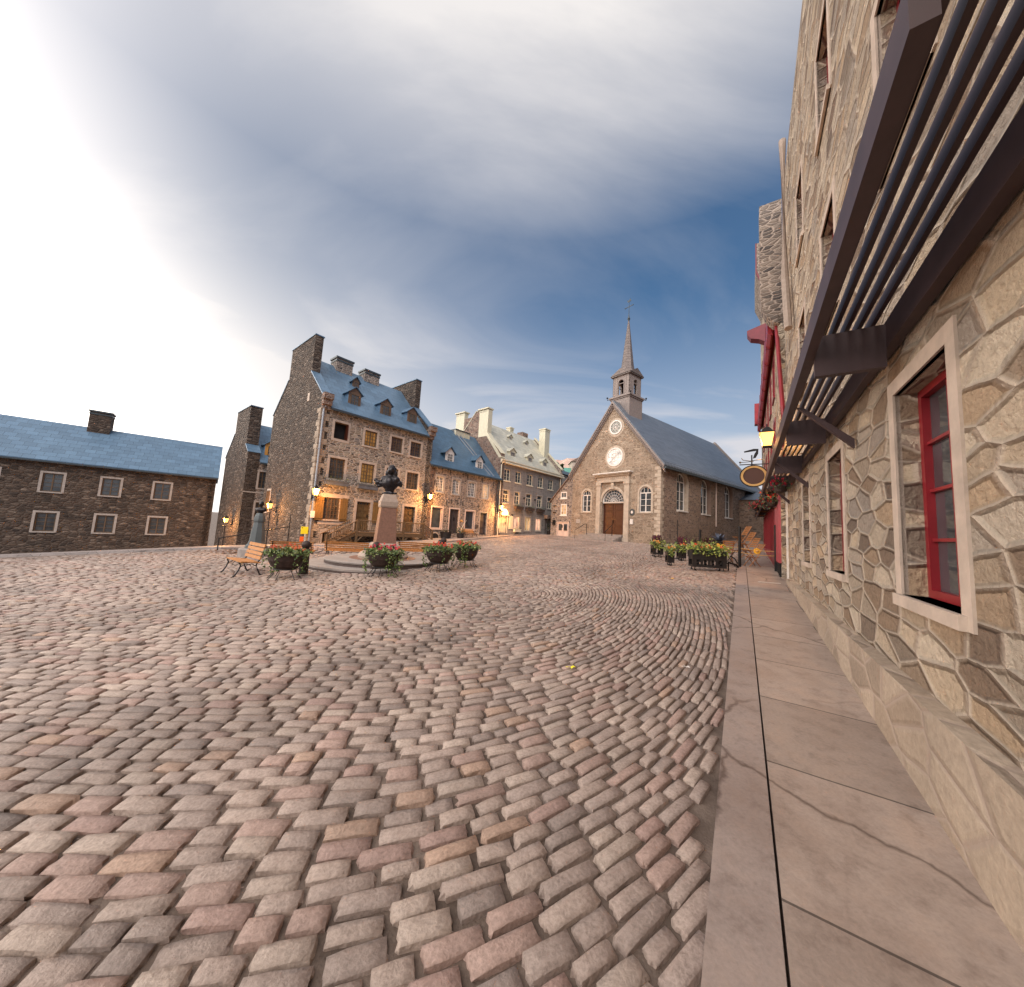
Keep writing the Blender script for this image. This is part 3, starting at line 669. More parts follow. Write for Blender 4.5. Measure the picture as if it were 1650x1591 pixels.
def lantern(loc, az, label, power=60, out_=.45, scale=1.0, group='lit wall lanterns', glow='bulb', color=(1, .45, .13), arm=True):
    t = thing('wall_lantern', label, 'lamp', loc, R(90 - az), group); s_ = scale   # origin on the wall; -Y points away from it
    mb = MB()
    if arm:
        mb.box(-.05, .05, -.04, .0, -.42, -.02)
        mb.tube([(0, -.03, -.36), (0, -out_ * .5, -.30), (0, -out_, -.20)], .018, 6)
        mb.tube([(0, -.03, -.08), (0, -out_ * .35, -.16), (0, -out_ * .7, -.24)], .012, 6)
        mb.build('bracket', K['iron'], t)
    y = -out_; mb = MB()
    a, b = .09 * s_, .15 * s_; h = .34 * s_; z0 = -.18
    for sx, sy in ((1, 1), (1, -1), (-1, 1), (-1, -1)): mb.tube([(sx * a, y + sy * a, z0), (sx * b, y + sy * b, z0 + h)], .010, 4)
    mb.box(-a - .015, a + .015, y - a - .015, y + a + .015, z0 - .03, z0); mb.box(-b - .02, b + .02, y - b - .02, y + b + .02, z0 + h, z0 + h + .025)
    mb.lathe([(b * 1.3, z0 + h + .025), (b * .45, z0 + h + .15 * s_), (.03, z0 + h + .17 * s_), (.02, z0 + h + .24 * s_)], 4, (0, y, 0), a0=R(45))
    mb.build('lantern_frame', K['iron'], t)
    mb = MB(); vs_ = [(sx * k * .96, y + sy * k * .96, zz) for k, zz in ((a, z0), (b, z0 + h)) for sx, sy in ((-1, -1), (1, -1), (1, 1), (-1, 1))]
    mb.add(vs_, [(0, 1, 5, 4), (1, 2, 6, 5), (2, 3, 7, 6), (3, 0, 4, 7)]); mb.build('glass', K[glow], t, fixn=False)
    l = bpy.data.lights.new('lamp_light', 'POINT'); l.energy = power * 7; l.color = color; l.shadow_soft_size = .12; lo = bpy.data.objects.new('lamp_light', l); link(lo, t); lo.location = (0, y - .22, z0 + .15)
    return t
def anchors(par, T, pts, h=.5):
    for a, b in pts: MB().plate(rect(a - .02, a + .02, b - h / 2, b + h / 2), T, -.04, -.005).build('wall_anchor', K['iron'], par)

# ------------------------------------------------------------------ house one: big stone house with the blue roof
EV = 8.6
op1 = [rect(.89, 1.76, 6.69, 7.77), rect(2.92, 3.80, 6.68, 7.74), rect(4.92, 5.83, 6.69, 7.78), rect(6.55, 7.48, 6.68, 7.78),
       rect(.83, 1.78, 4.13, 5.45), rect(2.89, 3.83, 4.15, 5.46), rect(4.75, 5.7, 4.15, 5.46), rect(6.45, 7.45, 4.16, 5.42),
       rect(.76, 1.72, 1.57, 2.93), rect(2.85, 3.80, .93, 2.86), rect(4.5, 5.36, 1.57, 2.9), rect(6.46, 7.44, .93, 2.84), rect(.86, 1.42, -.5, .77)]
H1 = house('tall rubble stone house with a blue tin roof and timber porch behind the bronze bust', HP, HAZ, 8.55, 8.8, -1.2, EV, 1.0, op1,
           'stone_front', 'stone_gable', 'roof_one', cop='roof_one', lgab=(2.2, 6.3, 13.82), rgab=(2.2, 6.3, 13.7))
T = TX(0)
W1 = [('brown_frame', 'glass_open'), ('brown_frame', 'glass_lit'), ('brown_frame', 'glass_curtain'), ('brown_frame', 'glass'), ('brown_frame', 'glass'), ('brown_frame', 'glass_lit'), ('brown_frame', 'glass'), ('brown_frame', 'glass_curtain'), ('brown_frame', 'glass_curtain'), None, ('brown_frame', 'glass'), None, None]
K['glass_open'] = K['dark']
for i, (o, s_) in enumerate(zip(op1, W1)):
    if not s_: continue
    a0, b0, a1, b1 = o[0][0], o[0][1], o[1][0], o[2][1]
    if i == 0:
        wn = MB().ring(o, offset(o, .05), T, .1, .2).build('window', K['brown_frame'], H1); wn['label'] = 'open dark window without panes'
        MB().plate(rect(a0, a1, b0, b1), T, .36, .40).build('dark_room', K['dark'], wn)
        MB().box(a1 - .07, a1 - .03, -.10, .30, b0 + .05, b1 - .05).build('open_casement', K['red_door'], wn)
        MB().ring(rect(a0 - .14, a1 + .14, b0 - .16, b1 + .14), o, T, -.018, .03).build('surround', K['trim'], wn)
    else:
        window(H1, T, a0, a1, b0, b1, s_[0], s_[1], 4, 5 if b1 - b0 > 1.2 else 4, sur='trim', mull=.06, surw=.15)
door(H1, T, 2.85, 3.80, .93, 2.86, 'door_wood', (2, 4), light=.22, sur='trim', surw=.18)
door(H1, T, 6.46, 7.44, .93, 2.84, 'door_wood', (2, 4), light=.22, sur='trim', surw=.18)
shutter(H1, T, .24, .74, 1.50, 2.93, 'shutter_wood'); shutter(H1, T, 1.74, 2.22, 1.50, 2.93, 'shutter_wood')
shutter(H1, T, 4.0, 4.48, 1.50, 2.9, 'shutter_wood'); shutter(H1, T, 5.38, 5.86, 1.50, 2.9, 'shutter_wood')
MB().plate(rect(.86, 1.42, -.5, .77), T, .3, .35).build('cellar_opening', K['dark'], H1)
MB().ring(rect(.70, 1.55, -.5, .95), rect(.86, 1.42, -.5, .77), T, -.02, .03).build('cellar_surround', K['trim'], H1)
# pale long lintel stones over the ground floor openings
MB().box(.2, 2.3, -.016, .05, 2.97, 3.17).build('lintel', K['trim'], H1); MB().box(.5, 2.0, -.016, .05, 1.24, 1.42).build('stone_sill', K['trim'], H1)
# corner stones and eave kneelers
mb = MB(); z_ = -1.0; k = 0
while z_ < 8.4:
    hh = .30 + .08 * ((k * 7) % 3); lw, ls = ((.52, .30) if k % 2 else (.32, .50))
    mb.box(-.032, lw, -.02, .12, z_, z_ + hh - .02); mb.box(-.034, .12, -.018, ls, z_, z_ + hh - .02); z_ += hh; k += 1
mb.build('quoins', K['quoin'], H1)
for u0, u1 in ((-.06, .52), (8.03, 8.62)):
    mb = MB(); mb.box(u0, u1, -.40, .0, 8.95, 9.32); mb.box(u0 + .02, u1 - .02, -.28, .0, 8.62, 8.95); mb.box(u0 + .04, u1 - .04, -.14, .0, 8.35, 8.62)
    mb.build('kneeler', K['stone_brown'], H1)
for u0, u1, zt in ((2.2, 3.42, 13.62), (4.42, 5.66, 13.50)): chimney(H1, u0, u1, 3.9, 4.9, 12.2, zt, 'stone_two', 'copper')
for uc, v0, zb in ((2.30, .67, 9.27), (4.62, .62, 9.22), (6.94, .70, 9.30)): dormer(H1, uc, v0, zb, .86, .95, .38, EV + .1, 1.0, 'dormer_brown', 'roof_one', 'brown_frame', 'glass')
dormer(H1, 3.22, 2.71, 11.31, .5, .56, .30, EV + .1, 1.0, 'dormer_brown', 'roof_one', 'dormer_brown', rows=2)
mb = MB(); mb.tube([(.10, -.10, .0), (.10, -.10, 8.38), (.14, -.24, 8.5)], .055, 8)
for z_ in (1.2, 3.4, 5.8, 7.9): mb.box(.02, .18, -.11, 0, z_, z_ + .05)
mb.build('downpipe', K['grey_metal'], H1)
MB().box(-.015, .215, -.20, -.155, 1.62, 2.02).build('notice_plate', K['white'], H1)
MB().plate(rect(1.95, 2.3, 9.35, 9.8), TY(-.06, 1), 0, .08)
MB().box(-.05, .02, 2.0, 2.3, 9.2, 9.75).build('vent_slit', K['trim'], H1)
MB().box(-.05, .02, 5.1, 5.35, 1.0, 1.7).build('vent_slit', K['dark'], H1)
window(H1, TY(0), 7.35, 7.95, 1.85, 3.4, 'brown_frame', 'glass_curtain', 2, 3, sur='trim', rec=-.03)
# window boxes
def window_box(par, T, a0, a1, z, mat='grey_box', dd=.26, green=True, seed=1, nm='window_box'):
    mb = MB(); mb.plate(rect(a0, a1, z - .30, z - .04), T, -dd, -.02); mb.plate(rect(a0 - .03, a1 + .03, z - .07, z - .02), T, -dd - .03, -.02)
    mb.tube([T(a0 + .15, z - .3, -dd + .02), T(a0 + .15, z - .5, -.03)], .015, 4); mb.tube([T(a1 - .15, z - .3, -dd + .02), T(a1 - .15, z - .5, -.03)], .015, 4)
    b = mb.build(nm, K[mat], par)
    if green:
        rr = random.Random(seed); mb = MB()
        leaves(mb, [(T(rr.uniform(a0, a1), z + rr.uniform(-.12, .22), -dd * rr.uniform(.2, 1.1))) for _ in range(90)], .07, [(.05, .09, .03), (.09, .14, .05), (.03, .05, .025)], rr)
        mb.build('greenery', K['leaf'], b, fixn=False)
    return b
def leaves(mb, pts, size, cols, rr, up=.3):
    for p in pts:
        p = Vector(p); d = Vector((rr.gauss(0, 1), rr.gauss(0, 1), rr.gauss(0, .8) + up)).normalized(); e = d.cross(Vector((rr.gauss(0, 1), rr.gauss(0, 1), rr.gauss(0, 1)))).normalized()
        s_ = size * rr.uniform(.6, 1.3); k_ = rr.choice(cols); f_ = rr.uniform(.75, 1.25); mb.col = tuple(min(1, q * f_) for q in k_)
        n_ = d.cross(e) * s_ * .18
        mb.add([p, p + d * s_ * .5 + e * s_ * .38 + n_, p + d * s_, p + d * s_ * .5 - e * s_ * .38 + n_], [(0, 1, 2, 3)])
    mb.col = None
K['grey_box'] = plain('grey lead window box', (.13, .14, .16), .6, .1)
K['brown_box'] = plain('dark brown window box', (.07, .045, .035), .6)
window_box(H1, T, .62, 2.05, 4.02, seed=3); window_box(H1, T, 2.70, 4.1, 4.02, seed=4)
anchors(H1, T, [(2.2, 5.9)], .12)

# timber porch in front of the doors
loc, rz = frame(HP, HAZ)
porch = thing('timber_porch', 'brown timber porch with stairs and railings in front of the two ochre doors', 'porch', loc, rz)
MB().box(2.3, 7.5, -1.25, -.03, .78, .87).box(2.3, 7.5, -1.29, -1.21, .62, .80).build('deck', K['porch_wood'], porch)
for u_ in (2.38, 5.75, 7.42):
    mb = MB(); mb.box(u_ - .055, u_ + .055, -1.30, -1.19, -.2, 1.66)
    for s_ in (-1, 1):
        if (u_ == 2.38 and s_ < 0) or (u_ == 7.42 and s_ > 0): continue
        mb.tube([(u_, -1.25, .25), (u_ + s_ * .42, -1.25, .66)], .04, 4)
    mb.build('post', K['porch_wood'], porch)
def railing(name, pts, par, h0=.12, h1=.75, step=.14):
    mb = MB()
    for (p, q) in zip(pts, pts[1:]):
        p, q = Vector(p), Vector(q); L_ = (q - p).length; n_ = max(1, int(L_ / step))
        for zz in (h0, h1): mb.tube([p + Vector((0, 0, zz)), q + Vector((0, 0, zz))], .032, 4)
        for k_ in range(n_ + 1): c_ = p.lerp(q, k_ / n_); mb.tube([c_ + Vector((0, 0, h0)), c_ + Vector((0, 0, h1))], .020, 4)
    return mb.build(name, K['porch_wood'], par)
railing('railing', [(2.38, -1.25, .87), (5.75, -1.25, .87), (7.42, -1.25, .87)], porch)
railing('stair_railing', [(.62, -1.25, -.08), (2.33, -1.25, .84)], porch); railing('stair_railing', [(.62, -.3, -.08), (2.33, -.3, .84)], porch)
railing('stair_railing', [(7.47, -1.25, .84), (8.25, -1.25, .38)], porch)
mb = MB()
for k_ in range(6): mb.box(.62 + k_ * .285, .62 + (k_ + 1) * .285 + .03, -1.2, -.3, -.02 + k_ * .15, .03 + k_ * .15)
for y_ in (-1.22, -.32): mb.prism([(.55, y_, -.2), (2.3, y_, .66), (2.3, y_, .86), (.55, y_, .0)], (0, .05, 0))
mb.build('stairs', K['porch_wood'], porch)
mb = MB()
for k_ in range(3): mb.box(7.5 + k_ * .26, 7.5 + (k_ + 1) * .26 + .03, -1.2, -.3, .60 - k_ * .16, .65 - k_ * .16)
mb.prism([(7.45, -1.22, .62), (8.3, -1.22, .10), (8.3, -1.22, .30), (7.45, -1.22, .82)], (0, .05, 0)); mb.build('stairs', K['porch_wood'], porch)
for u_ in (.6, 8.25):
    zb = -.25 if u_ < 1 else .0
    MB().box(u_ - .05, u_ + .05, -1.30, -1.20, zb, .72 if u_ < 1 else 1.14).build('post', K['porch_wood'], porch)

# ------------------------------------------------------------------ house two: low house with the deep blue roof
P2 = HP + HU * 8.57
def s2(a): return a - 8.57
op2 = [rect(s2(a), s2(b), 4.26, 5.56) for a, b in ((9.23, 10.01), (10.98, 11.78), (12.80, 13.66), (14.63, 15.47))] + \
      [rect(s2(9.02), s2(10.08), 1.31, 3.0), rect(s2(10.9), s2(11.92), 1.0, 3.0), rect(s2(12.7), s2(13.78), 1.33, 2.97), rect(s2(14.54), s2(15.42), .95, 2.94)]
H2 = house('low two storey stone house with a deep blue roof and two white dormers', P2, HAZ, 8.33, 8.0, -.8, 6.45, 1.12, op2,
           'stone_two', 'stone_brown', 'roof_two')
for i, o in enumerate(op2[:4]): window(H2, T, o[0][0], o[1][0], 4.26, 5.56, 'white', 'glass_warm' if i == 3 else 'glass', 4, 5, sur='trim_grey', surw=.13)
window(H2, T, s2(9.02), s2(10.08), 1.31, 3.0, 'pinkwhite', 'glass', 1, 1, sur='pinkwhite', surw=.11, mull=0)
door(H2, T, s2(10.9), s2(11.92), 1.0, 3.0, 'darkdoor', (2, 1), sur='pinkwhite', surw=.11, double=True)
window(H2, T, s2(12.7), s2(13.78), 1.33, 2.97, 'pinkwhite', 'glass', 1, 1, sur='pinkwhite', surw=.11, mull=0)
door(H2, T, s2(14.54), s2(15.42), .95, 2.94, 'darkdoor', (1, 3), light=.3, sur='trim_grey', surw=.1)
MB().plate(arch(s2(9.05), s2(9.95), .45, 1.02), T, -.02, .02).build('cellar_surround', K['trim'], H2)
MB().plate(arch(s2(9.13), s2(9.87), .50, .93), T, -.035, .0).build('cellar_opening', K['dark'], H2)
anchors(H2, T, [(s2(a), b) for a, b in ((10.45, 3.45), (10.95, 3.6), (11.6, 3.6), (12.25, 3.55), (12.6, 6.0), (14.25, 3.5), (14.5, 5.9), (10.6, 6.0), (9.1, 5.0), (16.0, 5.7))], .42)
MB().plate(rect(s2(14.0), s2(14.3), 1.52, 1.80), T, -.05, 0).build('menu_box', K['darkdoor'], H2)
for uc in (10.80, 14.42): dormer(H2, s2(uc), .43, 6.95, .94, .86, .46, 6.5, 1.12, 'white', 'roof_two', 'white', cheek='roof_two', over=.16)
mb = MB()
for x_ in (s2(13.9), s2(15.7)): pass
MB().box(s2(13.9), s2(15.8), 3.5, 4.6, 10.0, 11.05).build('roof_hatch', K['cream_metal'], H2)
MB().box(s2(13.85), s2(15.85), 3.42, 4.68, 11.05, 11.13).build('hatch_cap', K['copper'], H2)
mb = MB(); mb.tube([(s2(16.62), -.1, .4), (s2(16.62), -.1, 6.3)], .05, 8); mb.build('downpipe', K['copper'], H2)
for x_ in (6.75, 7.3): MB().prism([(x_, -.1, 6.47), (x_ + .10, -.1, 6.47), (x_ - 1.4, 3.9, 10.98), (x_ - 1.5, 3.9, 10.98)], (0, -.05, .06)).build('roof_ladder', K['grey_metal'], H2)

# ------------------------------------------------------------------ house three: cream roof
P3 = HP + HU * 16.92; Z3 = 41.0
tw = [(.62, 1.52), (2.38, 3.25), (4.3, 5.25), (6.28, 7.2), (8.25, 9.2)]
op3 = [rect(a, b, 6.38, 7.53) for a, b in tw] + [rect(a - .02, b - .05, 4.15, 5.42) for a, b in tw] + \
      [rect(.48, 1.42, 1.15, 2.84), rect(2.48, 3.4, 1.62, 2.92), rect(4.3, 5.25, 1.5, 2.95), rect(6.2, 7.15, 1.55, 2.9), rect(8.1, 9.15, 1.1, 2.98)]
H3 = house('three storey grey house with cream tin roof, cream chimneys and lit shop windows', P3, Z3, 11.0, 8.6, -.4, 8.3, 1.12, op3,
           'stone_three', 'stone_brown', 'roof_cream', cop='cream_metal', lgab=(2.3, 4.0, 13.85), rgab=None, eave_mat='cream_paint')
for i, o in enumerate(op3[:10]): window(H3, T, o[0][0], o[1][0], o[0][1], o[2][1], 'cream_paint', 'glass', 2, 3 if i < 5 else 2, fw=.05, mull=.05, mt=.02, sur=None if i < 5 else 'trim_grey', surw=.1, transom=(o[2][1] - .42) if i >= 5 else None)
for i, (a, b) in enumerate(((2.48, 3.4), (4.3, 5.25), (6.2, 7.15))): o = op3[11 + i]; window(H3, T, o[0][0], o[1][0], o[0][1], o[2][1], 'cream_paint', ['glass_shop', 'glass_warm', 'glass_shop'][i], 2, 1, sur='trim_grey', surw=.1)
door(H3, T, .48, 1.42, 1.15, 2.84, 'cream_paint', (2, 2), light=.0, sur='cream_paint', surw=.12, gl='glass_warm', label='cream glazed shop door under a glowing fanlight')
door(H3, T, 8.1, 9.15, 1.1, 2.98, 'trim_grey', (1, 2), sur='darkdoor', surw=.1, double=True)
MB().plate(arch(.42, 1.5, 2.98, 3.55), T, -.06, 0).build('lit_fanlight', K['bulb_white'], H3)
MB().plate(rect(.30, 1.62, 2.86, 2.98), T, -.14, 0).build('door_cornice', K['cream_paint'], H3)
for a0, a1 in ((-.02, .30), (1.72, 2.32)): MB().plate(rect(a0, a1, 1.58, 2.92), T, -.05, 0).build('pale_panel', K['cream_paint'], H3)
for k_, (a0, a1) in enumerate(((2.35, 3.55), (4.2, 5.45), (6.15, 7.35))): window_box(H3, T, a0, a1, 3.95, 'brown_box', .35, True, 20 + k_)
window_box(H3, T, 2.45, 3.45, 1.62, 'cream_paint', .25, True, 33)
MB().plate(rect(7.75, 9.4, 2.98, 3.38), T, -.45, 0).build('shop_canopy', K['stone_brown'], H3)
mb = MB()
for k_, z_ in enumerate((8.05, 8.17, 8.30)): mb.box(-.05, 11.05, -.12 - .08 * k_, -.01, z_, z_ + .11)
mb.build('cornice', K['cream_paint'], H3)
for u_ in (.03, 10.6): MB().tube([(u_, -.1, .9 if u_ < 1 else 4.5), (u_, -.1, 7.8), (u_ + .05, -.25, 8.1)], .055, 8).build('downpipe', K['cream_paint'], H3)
for uc, v0, zb in ((2.5, .7, 8.98), (5.42, .66, 8.95), (8.2, .62, 8.92)): dormer(H3, uc, v0, zb, .95, .72, .36, 8.35, 1.12, 'cream_metal', 'roof_cream', 'trim_grey', cheek='cream_metal', rows=2)
for uc in (4.55, 7.5): dormer(H3, uc, 3.0, 11.62, .58, .45, .25, 8.35, 1.12, 'cream_metal', 'roof_cream', 'trim_grey', cheek='cream_metal', rows=2)
chimney(H3, -.02, .52, 2.25, 3.5, 11.0, 13.9, 'cream_metal', 'cream_metal', capc=.16)
chimney(H3, -.02, .50, 5.9, 7.3, 11.0, 14.1, 'cream_metal', 'cream_metal', capc=.14)
MB().box(-.03, .45, 3.5, 5.9, 11.0, 13.35).build('firewall_top', K['stone_brown'], H3)
MB().prism([(-.07, -.1, 8.55), (-.07, .25, 8.55), (-.07, 2.3, 11.1), (-.07, 2.3, 13.8), (-.07, 2.12, 13.8), (-.07, 2.12, 11.35)], (.6, 0, 0)).build('verge_trim', K['cream_metal'], H3)
chimney(H3, 9.9, 10.9, 2.0, 2.9, 9.6, 14.2, 'cream_metal', 'cream_metal', capc=.08)
mb = MB(); mb.prism([(10.72, -.1, 8.5), (10.72, .0, 9.1), (10.72, 4.3, 13.4), (10.72, 8.6, 9.0), (10.72, 8.6, 8.3)], (.3, 0, 0)); mb.build('firewall', K['stone_two'], H3)
MB().prism([(10.66, -.15, 9.0), (10.66, 4.3, 13.42), (10.66, 4.3, 13.6), (10.66, -.15, 9.17)], (.42, 0, 0)).build('coping', K['cream_metal'], H3)
MB().box(8.6, 9.7, 4.6, 5.5, 12.2, 13.9).build('chimney', K['stone_brown'], H3)
chimney(H3, 6.0, 6.6, 4.4, 5.0, 12.5, 13.7, 'cream_metal', 'cream_metal')
mb = MB()
for a_, b_ in ((.3, 6.2), (3.9, 4.9), (5.8, 4.9), (2.1, 3.0)): mb.plate(circ(a_, b_, .09, 10), T, -.10, 0)
mb.build('floodlight', K['iron'], H3)

# ------------------------------------------------------------------ far left house, farther left house
P0 = Vector((-22.0, 28.86, 0))
op0 = [rect(.95, 1.5, 3.8, 5.2), rect(.95, 1.5, 1.2, 2.6), rect(3.0, 3.7, 3.8, 5.2), rect(3.0, 3.7, 1.2, 2.6)]
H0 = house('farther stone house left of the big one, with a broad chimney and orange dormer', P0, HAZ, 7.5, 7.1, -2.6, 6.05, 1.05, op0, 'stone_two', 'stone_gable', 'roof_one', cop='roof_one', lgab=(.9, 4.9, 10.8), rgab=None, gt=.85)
for o in op0: window(H0, T, o[0][0], o[1][0], o[0][1], o[2][1], 'brown_frame', 'glass', 2, 4, sur='trim_grey')
dormer(H0, 1.75, .5, 6.75, .95, .95, .42, 6.1, 1.05, 'orange_frame', 'roof_one', 'orange_frame')
mb = MB().box(-.03, 7.5, -.03, 0, 3.35, 3.45).build('string_course', K['trim_grey'], H0)

opm = [rect(1.4 + 3.0 * i, 2.4 + 3.0 * i, z0, z0 + 1.4) for i in range(8) for z0 in (-.6, 2.4)]
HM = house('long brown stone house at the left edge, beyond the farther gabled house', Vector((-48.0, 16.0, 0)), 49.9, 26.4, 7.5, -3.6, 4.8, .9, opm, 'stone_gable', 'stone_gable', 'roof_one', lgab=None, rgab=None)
for o in opm: window(HM, T, o[0][0], o[1][0], o[0][1], o[2][1], 'brown_frame', 'glass', 2, 4, sur='trim_grey')
chimney(HM, 7.5, 9.0, 3.2, 4.3, 6.5, 9.8, 'stone_gable', 'copper'); chimney(HM, 17.5, 18.8, 3.2, 4.3, 6.5, 9.6, 'stone_gable', 'copper')

# ------------------------------------------------------------------ church
loc, rz = frame(CP, CAZ)
CH = thing('church', 'stone church with a steep gabled front, slate grey roof, white round windows and pointed steeple', 'church', loc, rz)
WD, RZ, CE, CL = 9.62, 13.95, 7.85, 22.0
TF = TY(0)
fo = [arch(.82, 1.92, 3.66, 5.86), arch(7.22, 8.25, 3.70, 5.85), arch(3.47, 5.83, 1.66, 5.87)]
mb = MB(); wall(mb, TF, [(0, 0), (WD, 0), (WD, CE), (WD / 2 + .02, RZ - .12), (0, CE)], fo, .5)
mb.build('front_wall', K['church_front'], CH)
K['quoin_brown'] = plain('plastered window reveal', (.24, .165, .13), .85, var=.15, scale=5)
so_ = [arch(a, a + 1.42, 4.05, 7.28) for a in (2.6, 7.1, 12.35, 17.55)]
mb = MB(); wall(mb, TX(.004), [(.012, 0), (CL, 0), (CL, CE), (.012, CE)], [arch(a[0][0] - .05, a[1][0] + .65, 3.9, 7.55) for a in so_], .42)
mb.add([(.0, WD, 0), (CL, WD, 0), (CL, WD, CE), (0, WD, CE)], [(0, 1, 2, 3)]); mb.add([(CL, 0, 0), (CL, WD, 0), (CL, WD, CE), (CL, WD / 2, RZ), (CL, 0, CE)], [(0, 1, 2, 3, 4)])
mb.build('side_wall', K['church_side'], CH)
for k_, a in enumerate(so_):
    window(CH, TX(0), a[0][0] + .38, a[1][0] + .50, 4.05, 7.38, 'white', 'glass', 2, 3, arched=True, rec=.36, sur=None, sill=True, mull=.09, fw=.10)
    rec = MB(); rec.plate(arch(a[0][0] - .08, a[1][0] + .68, 3.88, 7.57), TX(0), .40, .46); rec.ring(arch(a[0][0] - .05, a[1][0] + .65, 3.9, 7.55), offset(arch(a[0][0] - .05, a[1][0] + .65, 3.9, 7.55), .03), TX(0), -.002, .40); rec.build('window_recess', K['church_trim' if k_ == 0 else 'quoin_brown'], CH)
# roof with overhang
sl = (RZ - CE) / (WD / 2)
mb = MB()
for ya, za, yb_ in ((-.42, CE - .42 * sl, WD / 2), (WD + .42, CE - .42 * sl, WD / 2)):
    mb.prism([(-.22, ya, za + .16), (-.22, yb_, RZ + .16), (-.22, yb_, RZ + .30), (-.22, ya, za + .30)], (CL + .4, 0, 0))
rf = mb.build('roof', K['roof_church'], CH)
mb = MB()
mb.box(-.2, CL + .1, -.55, -.40, CE - .62, CE - .48); mb.box(-.2, CL + .1, -.46, -.02, CE - .46, CE - .40)
mb.build('gutter', K['copper'], rf)
mb = MB()
for k_ in range(46): mb.tube([(.1 + k_ * .48, -.50, CE - .42), (.3 + k_ * .48, -.30, CE - .05)], .012, 4)
mb.tube([(.0, -.30, CE - .02), (CL, -.30, CE - .02)], .016, 4); mb.build('snow_guard', K['grey_metal'], rf)
mb = MB()      # far parapet on the roof
mb.prism([(CL - .55, -.45, CE - .1), (CL - .55, WD / 2, RZ + .55), (CL - .55, WD + .45, CE - .1), (CL - .55, WD + .45, CE - .5), (CL - .55, -.45, CE - .5)], (.5, 0, 0)); mb.build('end_parapet', K['steeple_paint'], CH)
# raking cornice boards with dentils on the front
mb = MB()
for sg in (-1, 1):
    c0 = WD / 2
    def P_(s_, off, zz): # along the rake
        return (s_, c0 + sg * (c0 + .42) * 1.0 * (1 - 0) * off, zz)
    y0, z0 = c0 + sg * (c0 + .40), CE - .40 * sl; y1, z1 = c0, RZ + .0
    e = Vector((0, y1 - y0, z1 - z0)).normalized(); n_ = Vector((0, 0, 1))
    for dz, th, x0 in ((-.02, .20, -.30), (-.26, .12, -.20), (-.42, .10, -.12)):
        a_ = Vector((x0, y0, z0 + dz)); b_ = Vector((x0, y1, z1 + dz)); mb.prism([a_, b_, b_ + Vector((0, 0, th)), a_ + Vector((0, 0, th))], (-x0 - .004, 0, 0))
    nd_ = 46
    for k_ in range(1, nd_):
        q = Vector((0, y0, z0)).lerp(Vector((0, y1, z1)), k_ / nd_); mb.box(-.25, -.02, q.y - .045, q.y + .045, q.z - .17, q.z - .04)
mb.build('raking_cornice', K['steeple_paint'], CH)
# round windows
def round_win(cy, cz, r, gl, spokes):
    mb = MB(); mb.ring(circ(cy, cz, r + .02, 32), circ(cy, cz, r - .10, 32), TF, -.07, .02)
    for k_ in range(spokes): a_ = math.pi * k_ / spokes + .1; dx, dz = math.cos(a_) * (r - .08), math.sin(a_) * (r - .08); mb.tube([(-.035, cy - dx, cz - dz), (-.035, cy + dx, cz + dz)], .020, 4)
    mb.ring(circ(cy, cz, r * .45, 24), circ(cy, cz, r * .45 - .035, 24), TF, -.05, 0)
    wn = mb.build('round_window', K['white'], CH)
    MB().plate(circ(cy, cz, r - .06, 32), TF, -.018, .0).build('pane', K[gl], wn)
    MB().ring(circ(cy, cz, r + .22, 32), circ(cy, cz, r + .02, 32), TF, -.012, .0).build('surround', K['church_trim'], wn); return wn
K['mirror'] = glass('sky bright glass', (.40, .40, .39)); K['mirror'].node_tree.nodes['Principled BSDF'].inputs['Roughness'].default_value = .3  # pale pane colour stands in for a bright sky reflection
K['dull_glass'] = plain('dull old glass', (.24, .25, .225), .45)
round_win(4.55, 8.78, .86, 'mirror', 4)['label'] = 'large round window reflecting the bright sky'
round_win(4.52, 11.6, .66, 'dull_glass', 4)
for (a0, a1, b0, b1) in ((.82, 1.92, 3.66, 5.86), (7.22, 8.25, 3.70, 5.85)):
    window(CH, TF, a0, a1, b0, b1, 'white', 'glass', 2, 3, arched=True, sur='church_trim', surw=.17, rec=.14, mull=.08)
# portal
dd_ = MB()
d_ = door(CH, TF, 3.47, 5.83, 1.66, 4.55, 'red_door', (1, 4), rec=.28, double=True)
mb = MB(); cy, cz, r = 4.65, 4.62, 1.18
mb.plate(rect(3.42, 5.88, 4.50, 4.64), TF, .10, .30)
mb.ring([(cy + r * math.cos(math.pi * k_ / 20), cz + r * math.sin(math.pi * k_ / 20)) for k_ in range(21)] + [(cy - r * .99, cz)], [(cy + (r - .07) * math.cos(math.pi * k_ / 20), cz + (r - .07) * math.sin(math.pi * k_ / 20)) for k_ in range(21)] + [(cy - (r - .07) * .99, cz)], TF, .10, .28)
for rr_ in (.36, .62, .88):
    mb.tube([(.20, cy + rr_ * math.cos(math.pi * k_ / 16), cz + rr_ * math.sin(math.pi * k_ / 16)) for k_ in range(17)], .018, 4)
for k_ in range(1, 10): a_ = math.pi * k_ / 10; mb.tube([(.20, cy + .12 * math.cos(a_), cz + .12 * math.sin(a_)), (.20, cy + (r - .04) * math.cos(a_), cz + (r - .04) * math.sin(a_))], .018, 4)
fl = mb.build('fanlight', K['white'], CH)
MB().plate([(cy + r * math.cos(math.pi * k_ / 20), cz + r * math.sin(math.pi * k_ / 20)) for k_ in range(21)], TF, .25, .30).build('pane', K['glass'], fl)
mb = MB()
